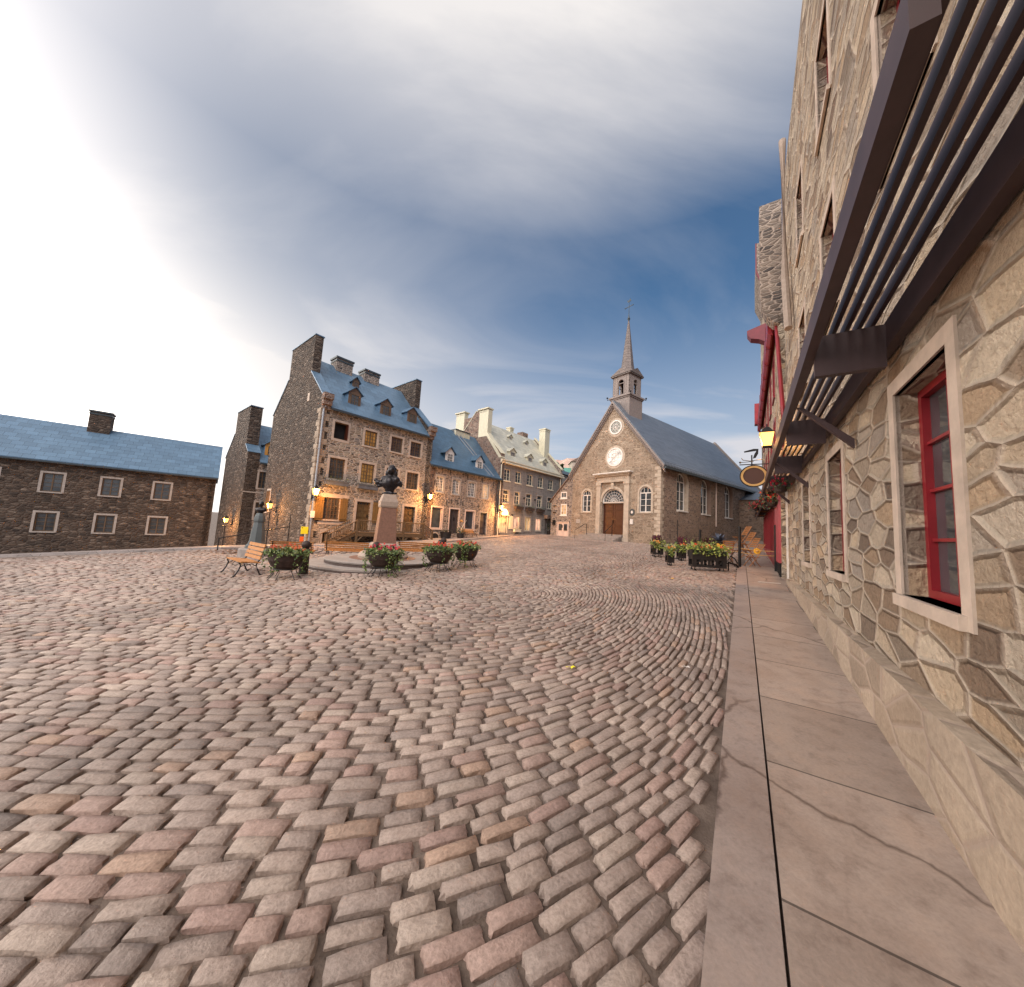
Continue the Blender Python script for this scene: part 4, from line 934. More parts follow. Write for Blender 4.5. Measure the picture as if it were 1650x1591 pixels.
for a0, a1 in ((2.87, 3.36), (5.96, 6.42)):
    mb.plate(rect(a0, a1, .9, 6.18), TF, -.16, -.0); mb.plate(rect(a0 - .06, a1 + .06, 6.18, 6.42), TF, -.22, 0); mb.plate(rect(a0 - .06, a1 + .06, .9, 1.4), TF, -.20, 0)
mb.build('pilaster', K['church_trim'], CH)
mb = MB(); mb.plate(rect(2.84, 6.45, 6.42, 6.62), TF, -.20, 0); mb.plate(rect(2.90, 6.40, 6.62, 6.98), TF, -.12, 0); mb.plate(rect(2.78, 6.52, 6.98, 7.12), TF, -.28, 0); mb.plate(rect(2.66, 6.64, 7.12, 7.20), TF, -.42, 0)
for k_ in range(16): mb.plate(rect(2.95 + k_ * .215, 3.05 + k_ * .215, 6.70, 6.90), TF, -.15, -.12)
en = mb.build('entablature', K['church_trim'], CH)
MB().plate(rect(2.60, 6.70, 7.205, 7.29), TF, -.48, 0).build('lead_flashing', K['white'], en)
# keystone blocks round the arch
mb = MB()
mb.ring([(cy + 1.42 * math.cos(math.pi * k_ / 20), cz + 1.42 * math.sin(math.pi * k_ / 20)) for k_ in range(21)], [(cy + 1.2 * math.cos(math.pi * k_ / 20), cz + 1.2 * math.sin(math.pi * k_ / 20)) for k_ in range(21)], TF, -.05, .05)
mb.plate(rect(4.50, 4.80, 5.80, 6.38), TF, -.14, 0); mb.build('arch_stones', K['church_trim'], CH)
mb = MB()
z_ = .9; k_ = 0
while z_ < 7.4:
    lw, ls = ((.52, .28) if k_ % 2 else (.30, .50)); mb.box(-.022, .06, -.02, lw, z_, z_ + .27); mb.box(-.02, ls, -.024, .05, z_, z_ + .27); z_ += .30; k_ += 1
mb.build('quoins', K['church_trim'], CH)
mb = MB()      # steps, rising to the door and falling to the left
for k_ in range(4): mb.box(-.35 - (3 - k_) * .36, -.01, 3.42 if k_ < 99 else 0, 9.1 - .55 * k_, .80, 1.18 + k_ * .155)
mb.build('steps', K['granite_grey'], CH)
for z0 in (2.87, 3.6): pass
MB().plate(circ(2.58, 3.66, .24, 20, 1.25), TF, -.05, -.004).build('oval_plaque', K['leaf_green'] if 'leaf_green' in K else K['copper'], CH)
MB().plate(circ(2.58, 3.66, .10, 16, 1.3), TF, -.065, -.05).build('plaque_emblem', K['white'], CH)
MB().plate(rect(2.46, 2.72, 2.62, 3.06), TF, -.10, -.004).build('notice_box', K['white'], CH)
MB().plate(rect(8.45, 8.95, 2.55, 2.95), TF, -.05, -.004).build('wall_plaque', K['trim_grey'], CH)
mb = MB(); mb.tube([(10.2, -.06, 3.0), (10.2, -.06, 7.3), (10.2, -.4, 7.5)], .06, 8); mb.build('downpipe', K['pinkwhite'], CH)
# steeple
SX, SY = 1.78, 4.70
st = MB(); s_ = 1.05
st.box(SX - s_, SX + s_, SY - s_, SY + s_, 12.2, 14.75)
tower = st.build('steeple', K['steeple_paint'], CH)
MB().box(SX - 1.22, SX + 1.22, SY - 1.22, SY + 1.22, 14.75, 14.90).box(SX - 1.12, SX + 1.12, SY - 1.12, SY + 1.12, 14.62, 14.75).build('ledge', K['steeple_paint'], tower)
mb = MB(); b_ = .94
for fx, T_ in (('x-', lambda a, b, d=0: (SX - b_ + d, SY + a, b)), ('x+', lambda a, b, d=0: (SX + b_ - d, SY + a, b)), ('y-', lambda a, b, d=0: (SX + a, SY - b_ + d, b)), ('y+', lambda a, b, d=0: (SX + a, SY + b_ - d, b))):
    wall(mb, T_, rect(-b_, b_, 14.9, 16.95), [arch(-.30, .30, 15.05, 16.55)], .14)
    for x_ in (-.80, -.50, .50, .80): mb.plate(rect(x_ - .06, x_ + .06, 14.92, 16.8), T_, -.03, 0)
    mb.ring(arch(-.36, .36, 15.0, 16.62), arch(-.30, .30, 15.05, 16.55), T_, -.04, .0)
    mb.plate(rect(-.30, .30, 16.14, 16.20), T_, .0, .05)
mb.build('belfry', K['steeple_paint'], tower)
mb = MB(); mb.lathe([(.05, 15.95), (.16, 15.9), (.22, 15.6), (.30, 15.4), (.33, 15.36)], 14, (SX, SY, 0)); mb.build('bell', K['bronze'], tower)
mb = MB()
mb.box(SX - 1.10, SX + 1.10, SY - 1.10, SY + 1.10, 16.95, 17.05)
for sx_, sy_ in ((1, 0), (-1, 0), (0, 1), (0, -1)):
    px_, py_ = Vector((sx_, sy_, 0)), Vector((-sy_, sx_, 0)); c_ = Vector((SX, SY, 17.05))
    a_, b2, t_ = c_ + px_ * 1.14 - py_ * 1.14, c_ + px_ * 1.14 + py_ * 1.14, c_ + px_ * 1.14 + Vector((0, 0, .62))
    mb.add([a_, b2, t_, c_ + Vector((0, 0, .62)), a_ - px_ * 1.0, b2 - px_ * 1.0], [(0, 1, 2), (0, 2, 3), (1, 3, 2)])
mb.build('pediment', K['steeple'], tower)
mb = MB(); mb.lathe([(.98, 17.35), (.80, 17.55), (.68, 17.75), (.60, 18.2), (.06, 23.0), (.04, 23.1)], 8, (SX, SY, 0), a0=R(22.5)); mb.build('spire', K['steeple'], tower)
mb = MB(); mb.lathe([(.05, 22.9), (.15, 23.15), (.06, 23.4), (.03, 23.7), (.02, 25.0)], 8, (SX, SY, 0)); mb.box(SX - .02, SX + .02, SY - .42, SY + .42, 24.42, 24.48)
for q in (-.45, .45): mb.ball((SX, SY + q, 24.45), .06, 6, 4)
mb.prism([(SX, SY - .22, 24.98), (SX, SY + .16, 24.95), (SX, SY + .24, 25.22), (SX, SY + .02, 25.12), (SX, SY - .1, 25.32)], (.03, 0, 0)); mb.build('weathercock_cross', K['copper'], tower)
for q in ((-1.3, -1.3), (-1.3, 1.3), (1.3, -1.3)): mb = MB(); mb.box(SX + q[0] * .9, SX + q[0], SY + q[1] - .03, SY + q[1] + .03, 14.72, 14.78); mb.ball((SX + q[0], SY + q[1], 14.92), .09, 8, 6); mb.build('floodlight', K['iron'], tower)

# low stone annex left of the church
AN = thing('stone_annex', 'low stone annex with a sloping roof line and pale pink double door against the church', 'building', loc, rz)
K['sp'] = None
oa = [rect(10.4, 11.3, 5.12, 5.82), rect(10.32, 11.22, 3.34, 4.52), rect(10.02, 11.62, 1.02, 2.60)]
mb = MB(); wall(mb, TF, [(9.64, 0), (12.62, 0), (12.62, 4.9), (9.64, 7.7)], oa, .3); mb.box(.3, 3.5, 12.4, 12.62, 0, 4.88); mb.build('wall', K['stone_two'], AN)
MB().prism([(-.15, 9.64, 7.74), (-.15, 12.85, 4.72), (-.15, 12.85, 4.84), (-.15, 9.64, 7.86)], (4.2, 0, 0)).build('roof', K['stone_brown'], AN)
window(AN, TF, 10.4, 11.3, 5.12, 5.82, 'white', 'glass', 3, 1, rec=.05, fw=.12, mull=0)
window(AN, TF, 10.32, 11.22, 3.34, 4.52, 'white', 'glass_warm', 2, 3, rec=.05, fw=.12)
door(AN, TF, 10.02, 11.62, 1.02, 2.60, 'pinkwhite', (1, 2), rec=.05, double=True, sur='pinkwhite', surw=.06)
for a0 in (10.2, 10.95): MB().plate(rect(a0, a0 + .45, 1.75, 2.42), TF, .0, .05).build('door_pane', K['glass'], AN)
for z_ in (2.3, 3.6, 4.3): MB().plate(rect(11.9, 12.3, z_, z_ + (.5 if z_ < 3 else .08)), TF, -.08, 0).build('sign_bracket', K['iron'], AN)

# ------------------------------------------------------------------ right side: near stone building, red trimmed building, far tall building
b2az = 33.8
loc2, rz2 = frame(BO, b2az); loc1, rz1 = frame(BO, BAZ)
def mk(name, label, cat, az=b2az, group=None): return thing(name, label, cat, (BO.x, BO.y, 0), R(90 - az), group)
# in these frames +Y points to the street, so the walls face +Y
def TW(v): return lambda a, b, d=0: (a, v - d, b)
NB = mk('stone_building', 'tall pale rubble stone building at the right edge, nearest the sidewalk', 'building')
on = [rect(-5.2 - 3.4 * k, -4.1 - 3.4 * k, z0, z0 + 1.9) for k in range(3) for z0 in (1.3, 5.6, 9.4)]
mb = MB(); wall(mb, TW(0), rect(-22, .0, -1, 15), on, .45); mb.add([(0, 0, -1), (0, -3, -1), (0, -3, 15), (0, 0, 15)], [(0, 1, 2, 3)]); mb.build('wall', K['near_stone'], NB)
for o in on: window(NB, TW(0), o[0][0], o[1][0], o[0][1], o[2][1], 'red', 'glass', 2, 4, sur='trim', rec=.2)
mb = MB(); mb.prism([(.30, .0, 10.0), (.30, .30, 10.15), (.30, .52, 10.45), (.30, .68, 10.95), (.30, .72, 11.4), (.30, .72, 15.2), (.30, 0, 15.2)], (.62, 0, 0)); mb.build('parapet_corbel', K['stone_two'], NB)
MB().box(-.03, .13, -.05, .05, .4, 3.55).build('white_corner_trim', K['white'], NB)
MB().box(-22, -.9, .0, .14, -.6, .58).build('plinth', K['quoin'], NB)
mb = MB(); mb.tube([(.66, .2, 10.16), (-.2, .2, 8.5), (-1.45, .2, 6.2), (-1.5, .2, 4.1)], .065, 8); mb.build('downpipe', K['red'], NB)
mb = MB(); mb.tube([(-2.4, .16, 15), (-2.5, .16, 10), (-3.2, .16, 8.0)], .10, 8); mb.build('downpipe', K['granite_pale'], NB)

RB = mk('shop_building', 'stone building with a red gutter, red framed windows and red folding shop fronts', 'building')
wu = [(2.55, 3.55), (5.0, 6.0), (7.6, 8.6), (10.2, 11.2), (12.8, 13.8)]
orr = [rect(a, b, z0, z0 + 1.7) for a, b in wu for z0 in (8.0, 5.2)] + [rect(3.2, 6.2, .55, 3.5), rect(6.6, 11.6, .6, 3.6), rect(12.0, 15.6, .7, 3.7)]
mb = MB(); wall(mb, TW(.17), rect(.3, 15.9, -.5, 10.4), orr, .5); mb.add([(15.9, .17, 0), (15.9, -8, 0), (15.9, -8, 10), (15.9, .17, 10)], [(0, 1, 2, 3)]); mb.build('wall', K['near_stone'], RB)
for o in orr[:10]: window(RB, TW(.17), o[0][0], o[1][0], o[0][1], o[2][1], 'red', 'glass_sky', 2, 4, sur='red', surw=.12, rec=.06)
mb = MB(); mb.prism([(1.0, .30, 10.0), (1.0, .43, 10.95), (1.0, .47, 10.95), (1.0, .47, 10.1), (1.0, .36, 9.96)], (15.2, 0, 0)); mb.prism([(1.0, .17, 10.3), (1.0, .34, 10.1), (1.0, .40, 10.9), (1.0, .17, 10.9)], (15.2, 0, 0)); mb.build('gutter', K['red'], RB)
mb = MB(); mb.box(16.0, 16.6, .2, .66, 10.6, 12.2); mb.build('gutter_head', K['red'], RB)
for k_ in range(9): MB().box(2.2 + k_ * 1.7, 2.24 + k_ * 1.7, .29, .49, 9.95, 10.97).build('gutter_joint', K['red_dark'], RB)
rf_ = MB().prism([(.9, .40, 10.95), (.9, -4.5, 15.5), (.9, -9, 11)], (15.2, 0, 0)).build('roof', K['red_dark'], RB)
MB().prism([(1.1, .10, 3.92), (1.1, .74, 3.66), (1.1, .74, 3.56), (1.1, .10, 3.82)], (14.8, 0, 0)).build('awning', K['beam'], RB)
for k_ in range(12): MB().box(1.3 + k_ * 1.2, 1.42 + k_ * 1.2, .12, .70, 3.48, 3.60).build('awning_rib', K['chair_wood'] if k_ % 3 == 1 else K['beam'], RB)
MB().box(1.1, 15.9, .60, .66, 3.36, 3.60).build('awning_valance', K['beam'], RB)
def red_folds(par, a0, a1, z0, z1, v=.17, n=6, name='folding_door'):
    mb = MB(); w_ = (a1 - a0) / n
    for k_ in range(n):
        p = [(a0 + k_ * w_, v + .02, z0), (a0 + k_ * w_ + w_ * .15, v + .20, z0), (a0 + k_ * w_ + w_ * .32, v + .20, z0), (a0 + k_ * w_ + w_ * .5, v + .02, z0)]
        mb.prism(p, (0, 0, z1 - z0)); mb.box(a0 + k_ * w_ + w_ * .5, a0 + (k_ + 1) * w_, v - .02, v + .03, z0, z1)
    return mb.build(name, K['red'], par)
red_folds(RB, .35, 2.9, 1.0, 3.62, .05, 4, 'folded_shutter')
mb = MB()
for k_ in range(5): mb.box(.5 + k_ * .5, .62 + k_ * .5, .05, .22, .45, 1.0)
mb.build('shutter_foot', K['iron'], RB)
for (a0, a1) in ((3.2, 6.2), (6.6, 11.6), (12.0, 15.6)):
    n_ = int((a1 - a0) / .85); w_ = (a1 - a0) / n_
    for k_ in range(n_):
        f_ = MB().ring(rect(a0 + k_ * w_, a0 + (k_ + 1) * w_, .5, 3.6), rect(a0 + k_ * w_ + .14, a0 + (k_ + 1) * w_ - .14, 1.35, 3.4), TW(.17), -.03, .08)
        f_.plate(rect(a0 + k_ * w_ + .14, a0 + (k_ + 1) * w_ - .14, .5, 1.35), TW(.17), .0, .06)
        f_ = f_.build('folding_door', K['red'], RB); MB().plate(rect(a0 + k_ * w_ + .1, a0 + (k_ + 1) * w_ - .1, 1.3, 3.45), TW(.17), .09, .12).build('pane', K['glass_curtain'], f_)

FB = mk('stone_building', 'tall far stone building rising behind the red gutter with a red bracket cornice', 'building')
mb = MB(); mb.box(17.0, 27, -9, -.10, -1, 26); mb.build('wall', K['near_stone'], FB)
MB().prism([(16.9, -.2, 19.0), (16.9, 1.1, 18.65), (16.9, 1.08, 18.35), (16.9, .85, 17.95), (16.9, .3, 17.75), (16.9, -.2, 17.4)], (.8, 0, 0)).build('bracket_cornice', K['red_dark'], FB)
MB().prism([(16.9, -.3, 21.5), (16.9, .45, 23.5), (16.9, .45, 26), (16.9, -.3, 26)], (6, 0, 0)).build('flared_eave', K['stone_two'], FB); MB().prism([(16.85, -.1, 21.75), (16.85, .5, 23.5), (16.85, .5, 26), (16.85, .42, 26), (16.85, .42, 23.6), (16.85, -.15, 21.85)], (.2, 0, 0)).build('red_edge', K['red_dark'], FB)
EB = mk('stone_building', 'dark stone building closing the far end of the narrow street beyond the church', 'building'); MB().box(30, 36, -4, 6.5, -1, 6.2).build('wall', K['church_side'], EB); MB().prism([(29.8, -4.2, 6.2), (36.2, -4.2, 6.2), (33, -4.2, 7.4)], (0, 11, 0)).build('roof', K['roof_church'], EB)

PG = mk('wooden_pergola', 'dark brown slatted wooden pergola with deep cross boards over the sidewalk', 'pergola')
MB().box(-14, 6.3, .62, .70, 3.62, 3.84).build('edge_beam', K['beam'], PG)
MB().box(-14, 6.3, .02, .10, 3.60, 3.86).build('ledger', K['beam'], PG)
for k_ in range(7):
    u_ = -11.1 + k_ * 3.1
    if u_ > 6: break
    MB().box(u_ - .04, u_ + .04, .10, .62, 3.42, 3.84).build('cross_board', K['beam'], PG)
for k_ in range(5): MB().box(-14, 6.3, .15 + k_ * .095, .185 + k_ * .095, 3.88, 3.98).build('slat', K['beam'], PG)
for k_ in range(4):
    u_ = -9.5 + k_ * 4.2; MB().prism([(u_, .03, 3.0), (u_, .03, 3.12), (u_, .55, 3.62), (u_, .61, 3.62)], (.07, 0, 0)).build('brace', K['beam'], PG)

# lantern on its arm, with real light
ln = lantern((0, 0, 0), 0, 'big glowing amber street lantern on an arm above the oval hanging sign', 55, .62, 1.35, None, 'bulb')
p_ = Vector((BO.x, BO.y, 0)) + BU * -1.0 + BV * .0; ln.location = (p_.x, p_.y, 5.18); ln.rotation_euler = (0, 0, R(90 - BAZ) + math.pi)
# hanging sign
SG = mk('hanging_sign', 'oval brown hanging sign with a gilded rim on a black iron arm with ornament', 'sign', BAZ)
TS = lambda a, b, d=0: (-1.5 + d, a, b)
sc_, sz_ = 1.02, 3.90
MB().plate(circ(sc_, sz_, .315, 32, .93), TS, -.02, .02).build('sign_board', K['sign_brown'], SG)
MB().ring(circ(sc_, sz_, .375, 32, .93), circ(sc_, sz_, .30, 32, .93), TS, -.04, .04).build('gilded_rim', K['gold'], SG)
MB().ring(circ(sc_, sz_, .40, 32, .93), circ(sc_, sz_, .37, 32, .93), TS, -.05, .05).build('outer_rim', K['iron'], SG)
mb = MB(); mb.tube([(-1.5, 0, 4.30), (-1.5, 1.42, 4.30)], .018, 6); mb.tube([(-1.5, sc_ + .05, 4.24), (-1.5, sc_ + .05, 4.62)], .02, 6)
mb.tube([(-1.5, sc_ - .25, 4.46), (-1.5, sc_ + .1, 4.42), (-1.5, sc_ + .30, 4.46), (-1.5, sc_ + .34, 4.53)], .012, 5); mb.tube([(-1.5, sc_ + .0, 4.40), (-1.5, sc_ + .38, 4.38)], .011, 5); mb.ball((-1.5, sc_ + .38, 4.38), .035, 8, 5)
mb.build('iron_arm', K['iron'], SG)
mb = MB(); mb.prism([(-1.51, sc_ - .06, 4.52), (-1.51, sc_ + .02, 4.50), (-1.51, sc_ - .02, 4.64), (-1.51, sc_ - .08, 4.76), (-1.51, sc_ + .26, 4.72), (-1.51, sc_ + .27, 4.76), (-1.51, sc_ + .0, 4.83), (-1.51, sc_ - .14, 4.82), (-1.51, sc_ - .13, 4.66)], (.03, 0, 0)); mb.build('bird_ornament', K['iron'], SG)

# ------------------------------------------------------------------ wall lanterns
def lan(P, az, u, side, z, label, power=60, **kw):
    """side 'F': on the front wall; 'G': on the left gable wall"""
    if side == 'F': p_ = P + D(az) * u; a_ = az
    else: p_ = P + D(az - 90) * u; a_ = az - 90 + 180
    t = lantern((p_.x, p_.y, z), az, label, power, **kw)
    t.rotation_euler = (0, 0, R(90 - az) if side == 'F' else R(90 - az) - math.pi / 2)
    t.location = (p_.x, p_.y, z); return t
lan(HP, HAZ, .02, 'F', 3.15, 'lit lantern on the corner of the big stone house beside the grey downpipe', 75, scale=1.1)
lan(HP, HAZ, 5.6, 'G', 2.25, 'lit lantern on the big stone house end wall, right of the grey monument', 75)
lan(P0, HAZ, 1.9, 'G', .95, 'lit lantern low on the farthest left stone house', 90)
lan(HP, HAZ, 8.35, 'F', 3.75, 'lit lantern between the tall blue roofed house and the low house', 85)
lan(HP, HAZ, 16.85, 'F', 3.6, 'lit lantern between the low house and the cream roofed house, above the grey downpipe', 90)
lan(P3, Z3, .15, 'F', 3.05, 'small lit lantern left of the glowing cream shop door', 45, scale=.8)

# ------------------------------------------------------------------ monuments
def zg(x, y): return float(gz(x, y))
PX, PY = PLC; PT = .15
t = thing('monument', 'tall tapering pink granite pedestal with a dark bronze bust, on a round stone platform', 'monument', (PX, PY, 0))
mb = MB(); mb.lathe([(PLR - .02, -.5), (PLR - .02, PT - .07)], 64); mb.build('platform_riser', K['granite_side'], t)
mb = MB(); mb.lathe([(PLR, PT - .07), (PLR + .02, PT - .02), (PLR - .02, PT), (1.35, PT + .002), (.01, PT + .004)], 64); mb.build('platform_top', K['granite_grey'], t)
mb = MB(); mb.lathe([(1.30, PT), (1.30, PT + .012), (.01, PT + .014)], 48); mb.build('platform_inlay', K['granite_pink'], t)
a_ = [R(a) for a in range(168, 296, 6)]
mb = MB(); o_ = [(2.85 * math.cos(a), 2.85 * math.sin(a), 0) for a in a_]; i_ = [(2.15 * math.cos(a), 2.15 * math.sin(a), 0) for a in a_]
mb.prism([Vector(p) + Vector((0, 0, -.5)) for p in (o_ + i_[::-1])], (0, 0, .48)); mb.build('lower_step', K['granite_grey'], t)
mb = MB(); mb.prism([Vector(p) * 1.003 + Vector((0, 0, -.5)) for p in (o_ + [Vector(q) * 1.2 for q in i_[::-1]])], (0, 0, .42)); mb.build('step_riser', K['granite_side'], t)
A0 = R(-16)
mb = MB(); mb.lathe([(.98, PT), (1.0, PT + .10), (.92, PT + .22), (.80, PT + .28)], 32); mb.build('round_base', K['granite_pale'], t)
mb = MB(); mb.lathe([(.74, PT + .26), (.74, PT + .56), (.62, PT + .62)], 4, a0=A0); mb.build('plinth', K['granite_pale'], t)
mb = MB(); mb.lathe([(.56, PT + .60), (.425, 2.26)], 4, a0=A0); mb.build('shaft', K['granite_pink'], t)
mb = MB(); mb.lathe([(.45, 2.24), (.48, 2.30), (.48, 2.48), (.36, 2.74), (.33, 2.80)], 4, a0=A0); mb.build('cap', K['granite_pale'], t)
def blob(name, balls, mat, parent, vox=.02, base=None):
    mb = base or MB()
    for c_, r_, s_ in balls: mb.ball(c_, r_, 14, 9, s_) if True else None
    o = mb.build(name, mat, parent, smooth=True)
    md = o.modifiers.new('remesh', 'REMESH'); md.mode = 'VOXEL'; md.voxel_size = vox; md.use_smooth_shade = True
    sm = o.modifiers.new('smooth', 'SMOOTH'); sm.factor = .6; sm.iterations = 4
    return o
def balls_scaled(mb, c, r, s): # ellipsoid
    seg, rings = 14, 9; prof = [(math.sin(math.pi * i / rings) + 1e-3, -math.cos(math.pi * i / rings)) for i in range(rings + 1)]
    o = len(mb.v); vs = [(c[0] + r * s[0] * a * math.cos(2 * math.pi * k / seg), c[1] + r * s[1] * a * math.sin(2 * math.pi * k / seg), c[2] + r * s[2] * z) for a, z in prof for k in range(seg)]
    mb.add(vs, [(i * seg + k, i * seg + (k + 1) % seg, (i + 1) * seg + (k + 1) % seg, (i + 1) * seg + k) for i in range(rings) for k in range(seg)] + [tuple(range(seg))[::-1], tuple(range(rings * seg, (rings + 1) * seg))])
mb = MB()
EL = [((0, 0, 3.30), .30, (1.25, .85, 1.1)), ((.24, 0, 3.42), .17, (1, 1, 1.0)), ((-.24, 0, 3.42), .17, (1, 1, 1.0)), ((0, 0, 3.04), .17, (1.3, 1, 1.1)), ((0, 0, 2.90), .10, (1, 1, 1.4)), ((0, 0, 3.60), .11, (1, 1, 1.2)),
      ((.02, -.02, 3.82), .165, (.95, 1.05, 1.2)), ((.03, .05, 3.78), .16, (1.15, 1, 1.1)), ((.17, .03, 3.68), .10, (1, 1, 1.5)), ((-.14, .03, 3.70), .11, (1, 1, 1.5)), ((.12, .08, 3.90), .09, (1, 1, 1)), ((-.08, .08, 3.95), .09, (1, 1, 1)), ((.04, .02, 4.0), .09, (1.2, 1, .8)), ((.10, .12, 3.58), .10, (1, 1, 1.2)), ((-.08, .12, 3.56), .10, (1, 1, 1.2)),
      ((-.36, -.02, 3.24), .12, (1.3, 1, .8)), ((-.50, -.04, 3.28), .12, (1.2, 1, .9)), ((-.60, -.04, 3.38), .09, (1, 1, 1)), ((-.44, -.04, 3.14), .09, (1.5, 1, .7)), ((.38, .02, 3.30), .12, (1, 1, 1.1)), ((.46, .02, 3.24), .08, (1, 1, 1.3)), ((.22, 0, 2.86), .08, (1.9, 1, .5)), ((-.2, 0, 2.84), .08, (1.6, 1, .5)), ((0, -.18, 3.3), .15, (1.2, .8, 1.5)), ((-.02, -.17, 3.80), .04, (1, 1.3, 1.2))]
for e in EL: balls_scaled(mb, *e)
mb.box(-.16, .16, -.14, .14, 2.79, 2.90)
bust = mb.build('bronze_bust', K['bronze'], t, smooth=True); md = bust.modifiers.new('remesh', 'REMESH'); md.mode = 'VOXEL'; md.voxel_size = .022; md.use_smooth_shade = True
bust.location = (0, 0, .0)

M2 = (-11.22, 15.9)
t = thing('monument', 'small grey tapering pedestal carrying a dark bust, behind the single bench', 'monument', (M2[0], M2[1], 0))
mb = MB(); mb.lathe([(.64, -.5), (.64, .10), (.60, .14), (.50, .15)], 28); mb.build('base', K['granite_grey'], t)
mb = MB(); mb.lathe([(.44, .14), (.42, .26), (.345, .32), (.30, .46), (.265, .85), (.20, 1.28), (.225, 1.34), (.225, 1.42), (.19, 1.58), (.13, 1.70)], 8, a0=R(22)); mb.build('shaft', K['pedestal_grey'], t)
mb = MB()
for e in (((0, 0, 1.84), .15, (1.5, 1, .8)), ((.16, 0, 1.86), .10, (1, 1, .9)), ((-.16, 0, 1.86), .10, (1, 1, .9)), ((0, 0, 1.98), .06, (1, 1, 1.2)), ((0, -.01, 2.10), .10, (.85, 1, 1.15)), ((0, .02, 2.14), .10, (1, 1, 1)), ((0, -.11, 2.09), .02, (1, 1, 1.4))): balls_scaled(mb, *e)
mb.lathe([(.10, 1.70), (.06, 1.8)], 10)
o_ = mb.build('bust', K['bronze'], t, smooth=True); md = o_.modifiers.new('remesh', 'REMESH'); md.mode = 'VOXEL'; md.voxel_size = .018; md.use_smooth_shade = True

# ------------------------------------------------------------------ benches
def bench(label, x, y, az, L=1.35, seat=.44, back=.42, group='orange slatted benches with iron legs', zoff=0.0):
    t = thing('park_bench', label, 'bench', (x, y, zg(x, y) + zoff), R(90 - az), group)     # +X along the bench, +Y to the back
    mb = MB()
    for k_ in range(6):
        f_ = k_ / 5; y_ = -.24 + .45 * f_; zz = seat + .02 * math.cos(f_ * 3.1) - .01; mb.box(-L / 2, L / 2, y_, y_ + .075, zz - .03, zz)
    mb.build('seat', K['bench_wood'], t)
    mb = MB()
    for k_ in range(4):
        f_ = k_ / 4; y_ = .24 + .12 * f_; zz = seat + .05 + back * f_; mb.prism([(-L / 2, y_, zz), (-L / 2, y_ + .03, zz), (-L / 2, y_ + .055, zz + back * .185), (-L / 2, y_ + .025, zz + back * .185)], (L, 0, 0))
    mb.build('backrest', K['bench_wood'], t)
    for x_ in (-L / 2 + .10, L / 2 - .10):
        mb = MB()
        mb.tube([(x_, -.24, seat - .03), (x_, -.20, seat - .12), (x_, -.24, .20), (x_, -.32, .05), (x_, -.37, .015)], [.022, .02, .02, .022, .028], 6)
        mb.tube([(x_, .40, seat + back + .02), (x_, .27, seat + .02), (x_, .20, seat - .12), (x_, .25, .20), (x_, .32, .05), (x_, .37, .015)], [.018, .02, .02, .02, .022, .028], 6)
        mb.tube([(x_, -.25, seat - .035), (x_, .25, seat - .035)], .018, 6)
        mb.tube([(x_, -.20, .30), (x_, -.08, .38), (x_, .05, .34), (x_, .09, .25), (x_, .0, .20), (x_, -.09, .25), (x_, -.05, .34), (x_, .08, .38), (x_, .20, .30)], .012, 5)
        mb.build('iron_leg', K['iron'], t)
    return t
bench('orange slatted bench with black scrolled iron legs, standing alone at the far left', -8.44, 11.42, 127, 1.36, .46, .50, None)
for lab, x, y, az, L in (('orange bench back behind the leftmost flower cauldron', -10.6, 17.65, 73, 1.85), ('long orange bench back left of the big pedestal', -8.05, 18.25, 77, 2.35), ('long orange bench back right of the big pedestal', -4.75, 19.0, 78, 2.2)):
    bench(lab, x, y, az + 180, L, .44, .40)

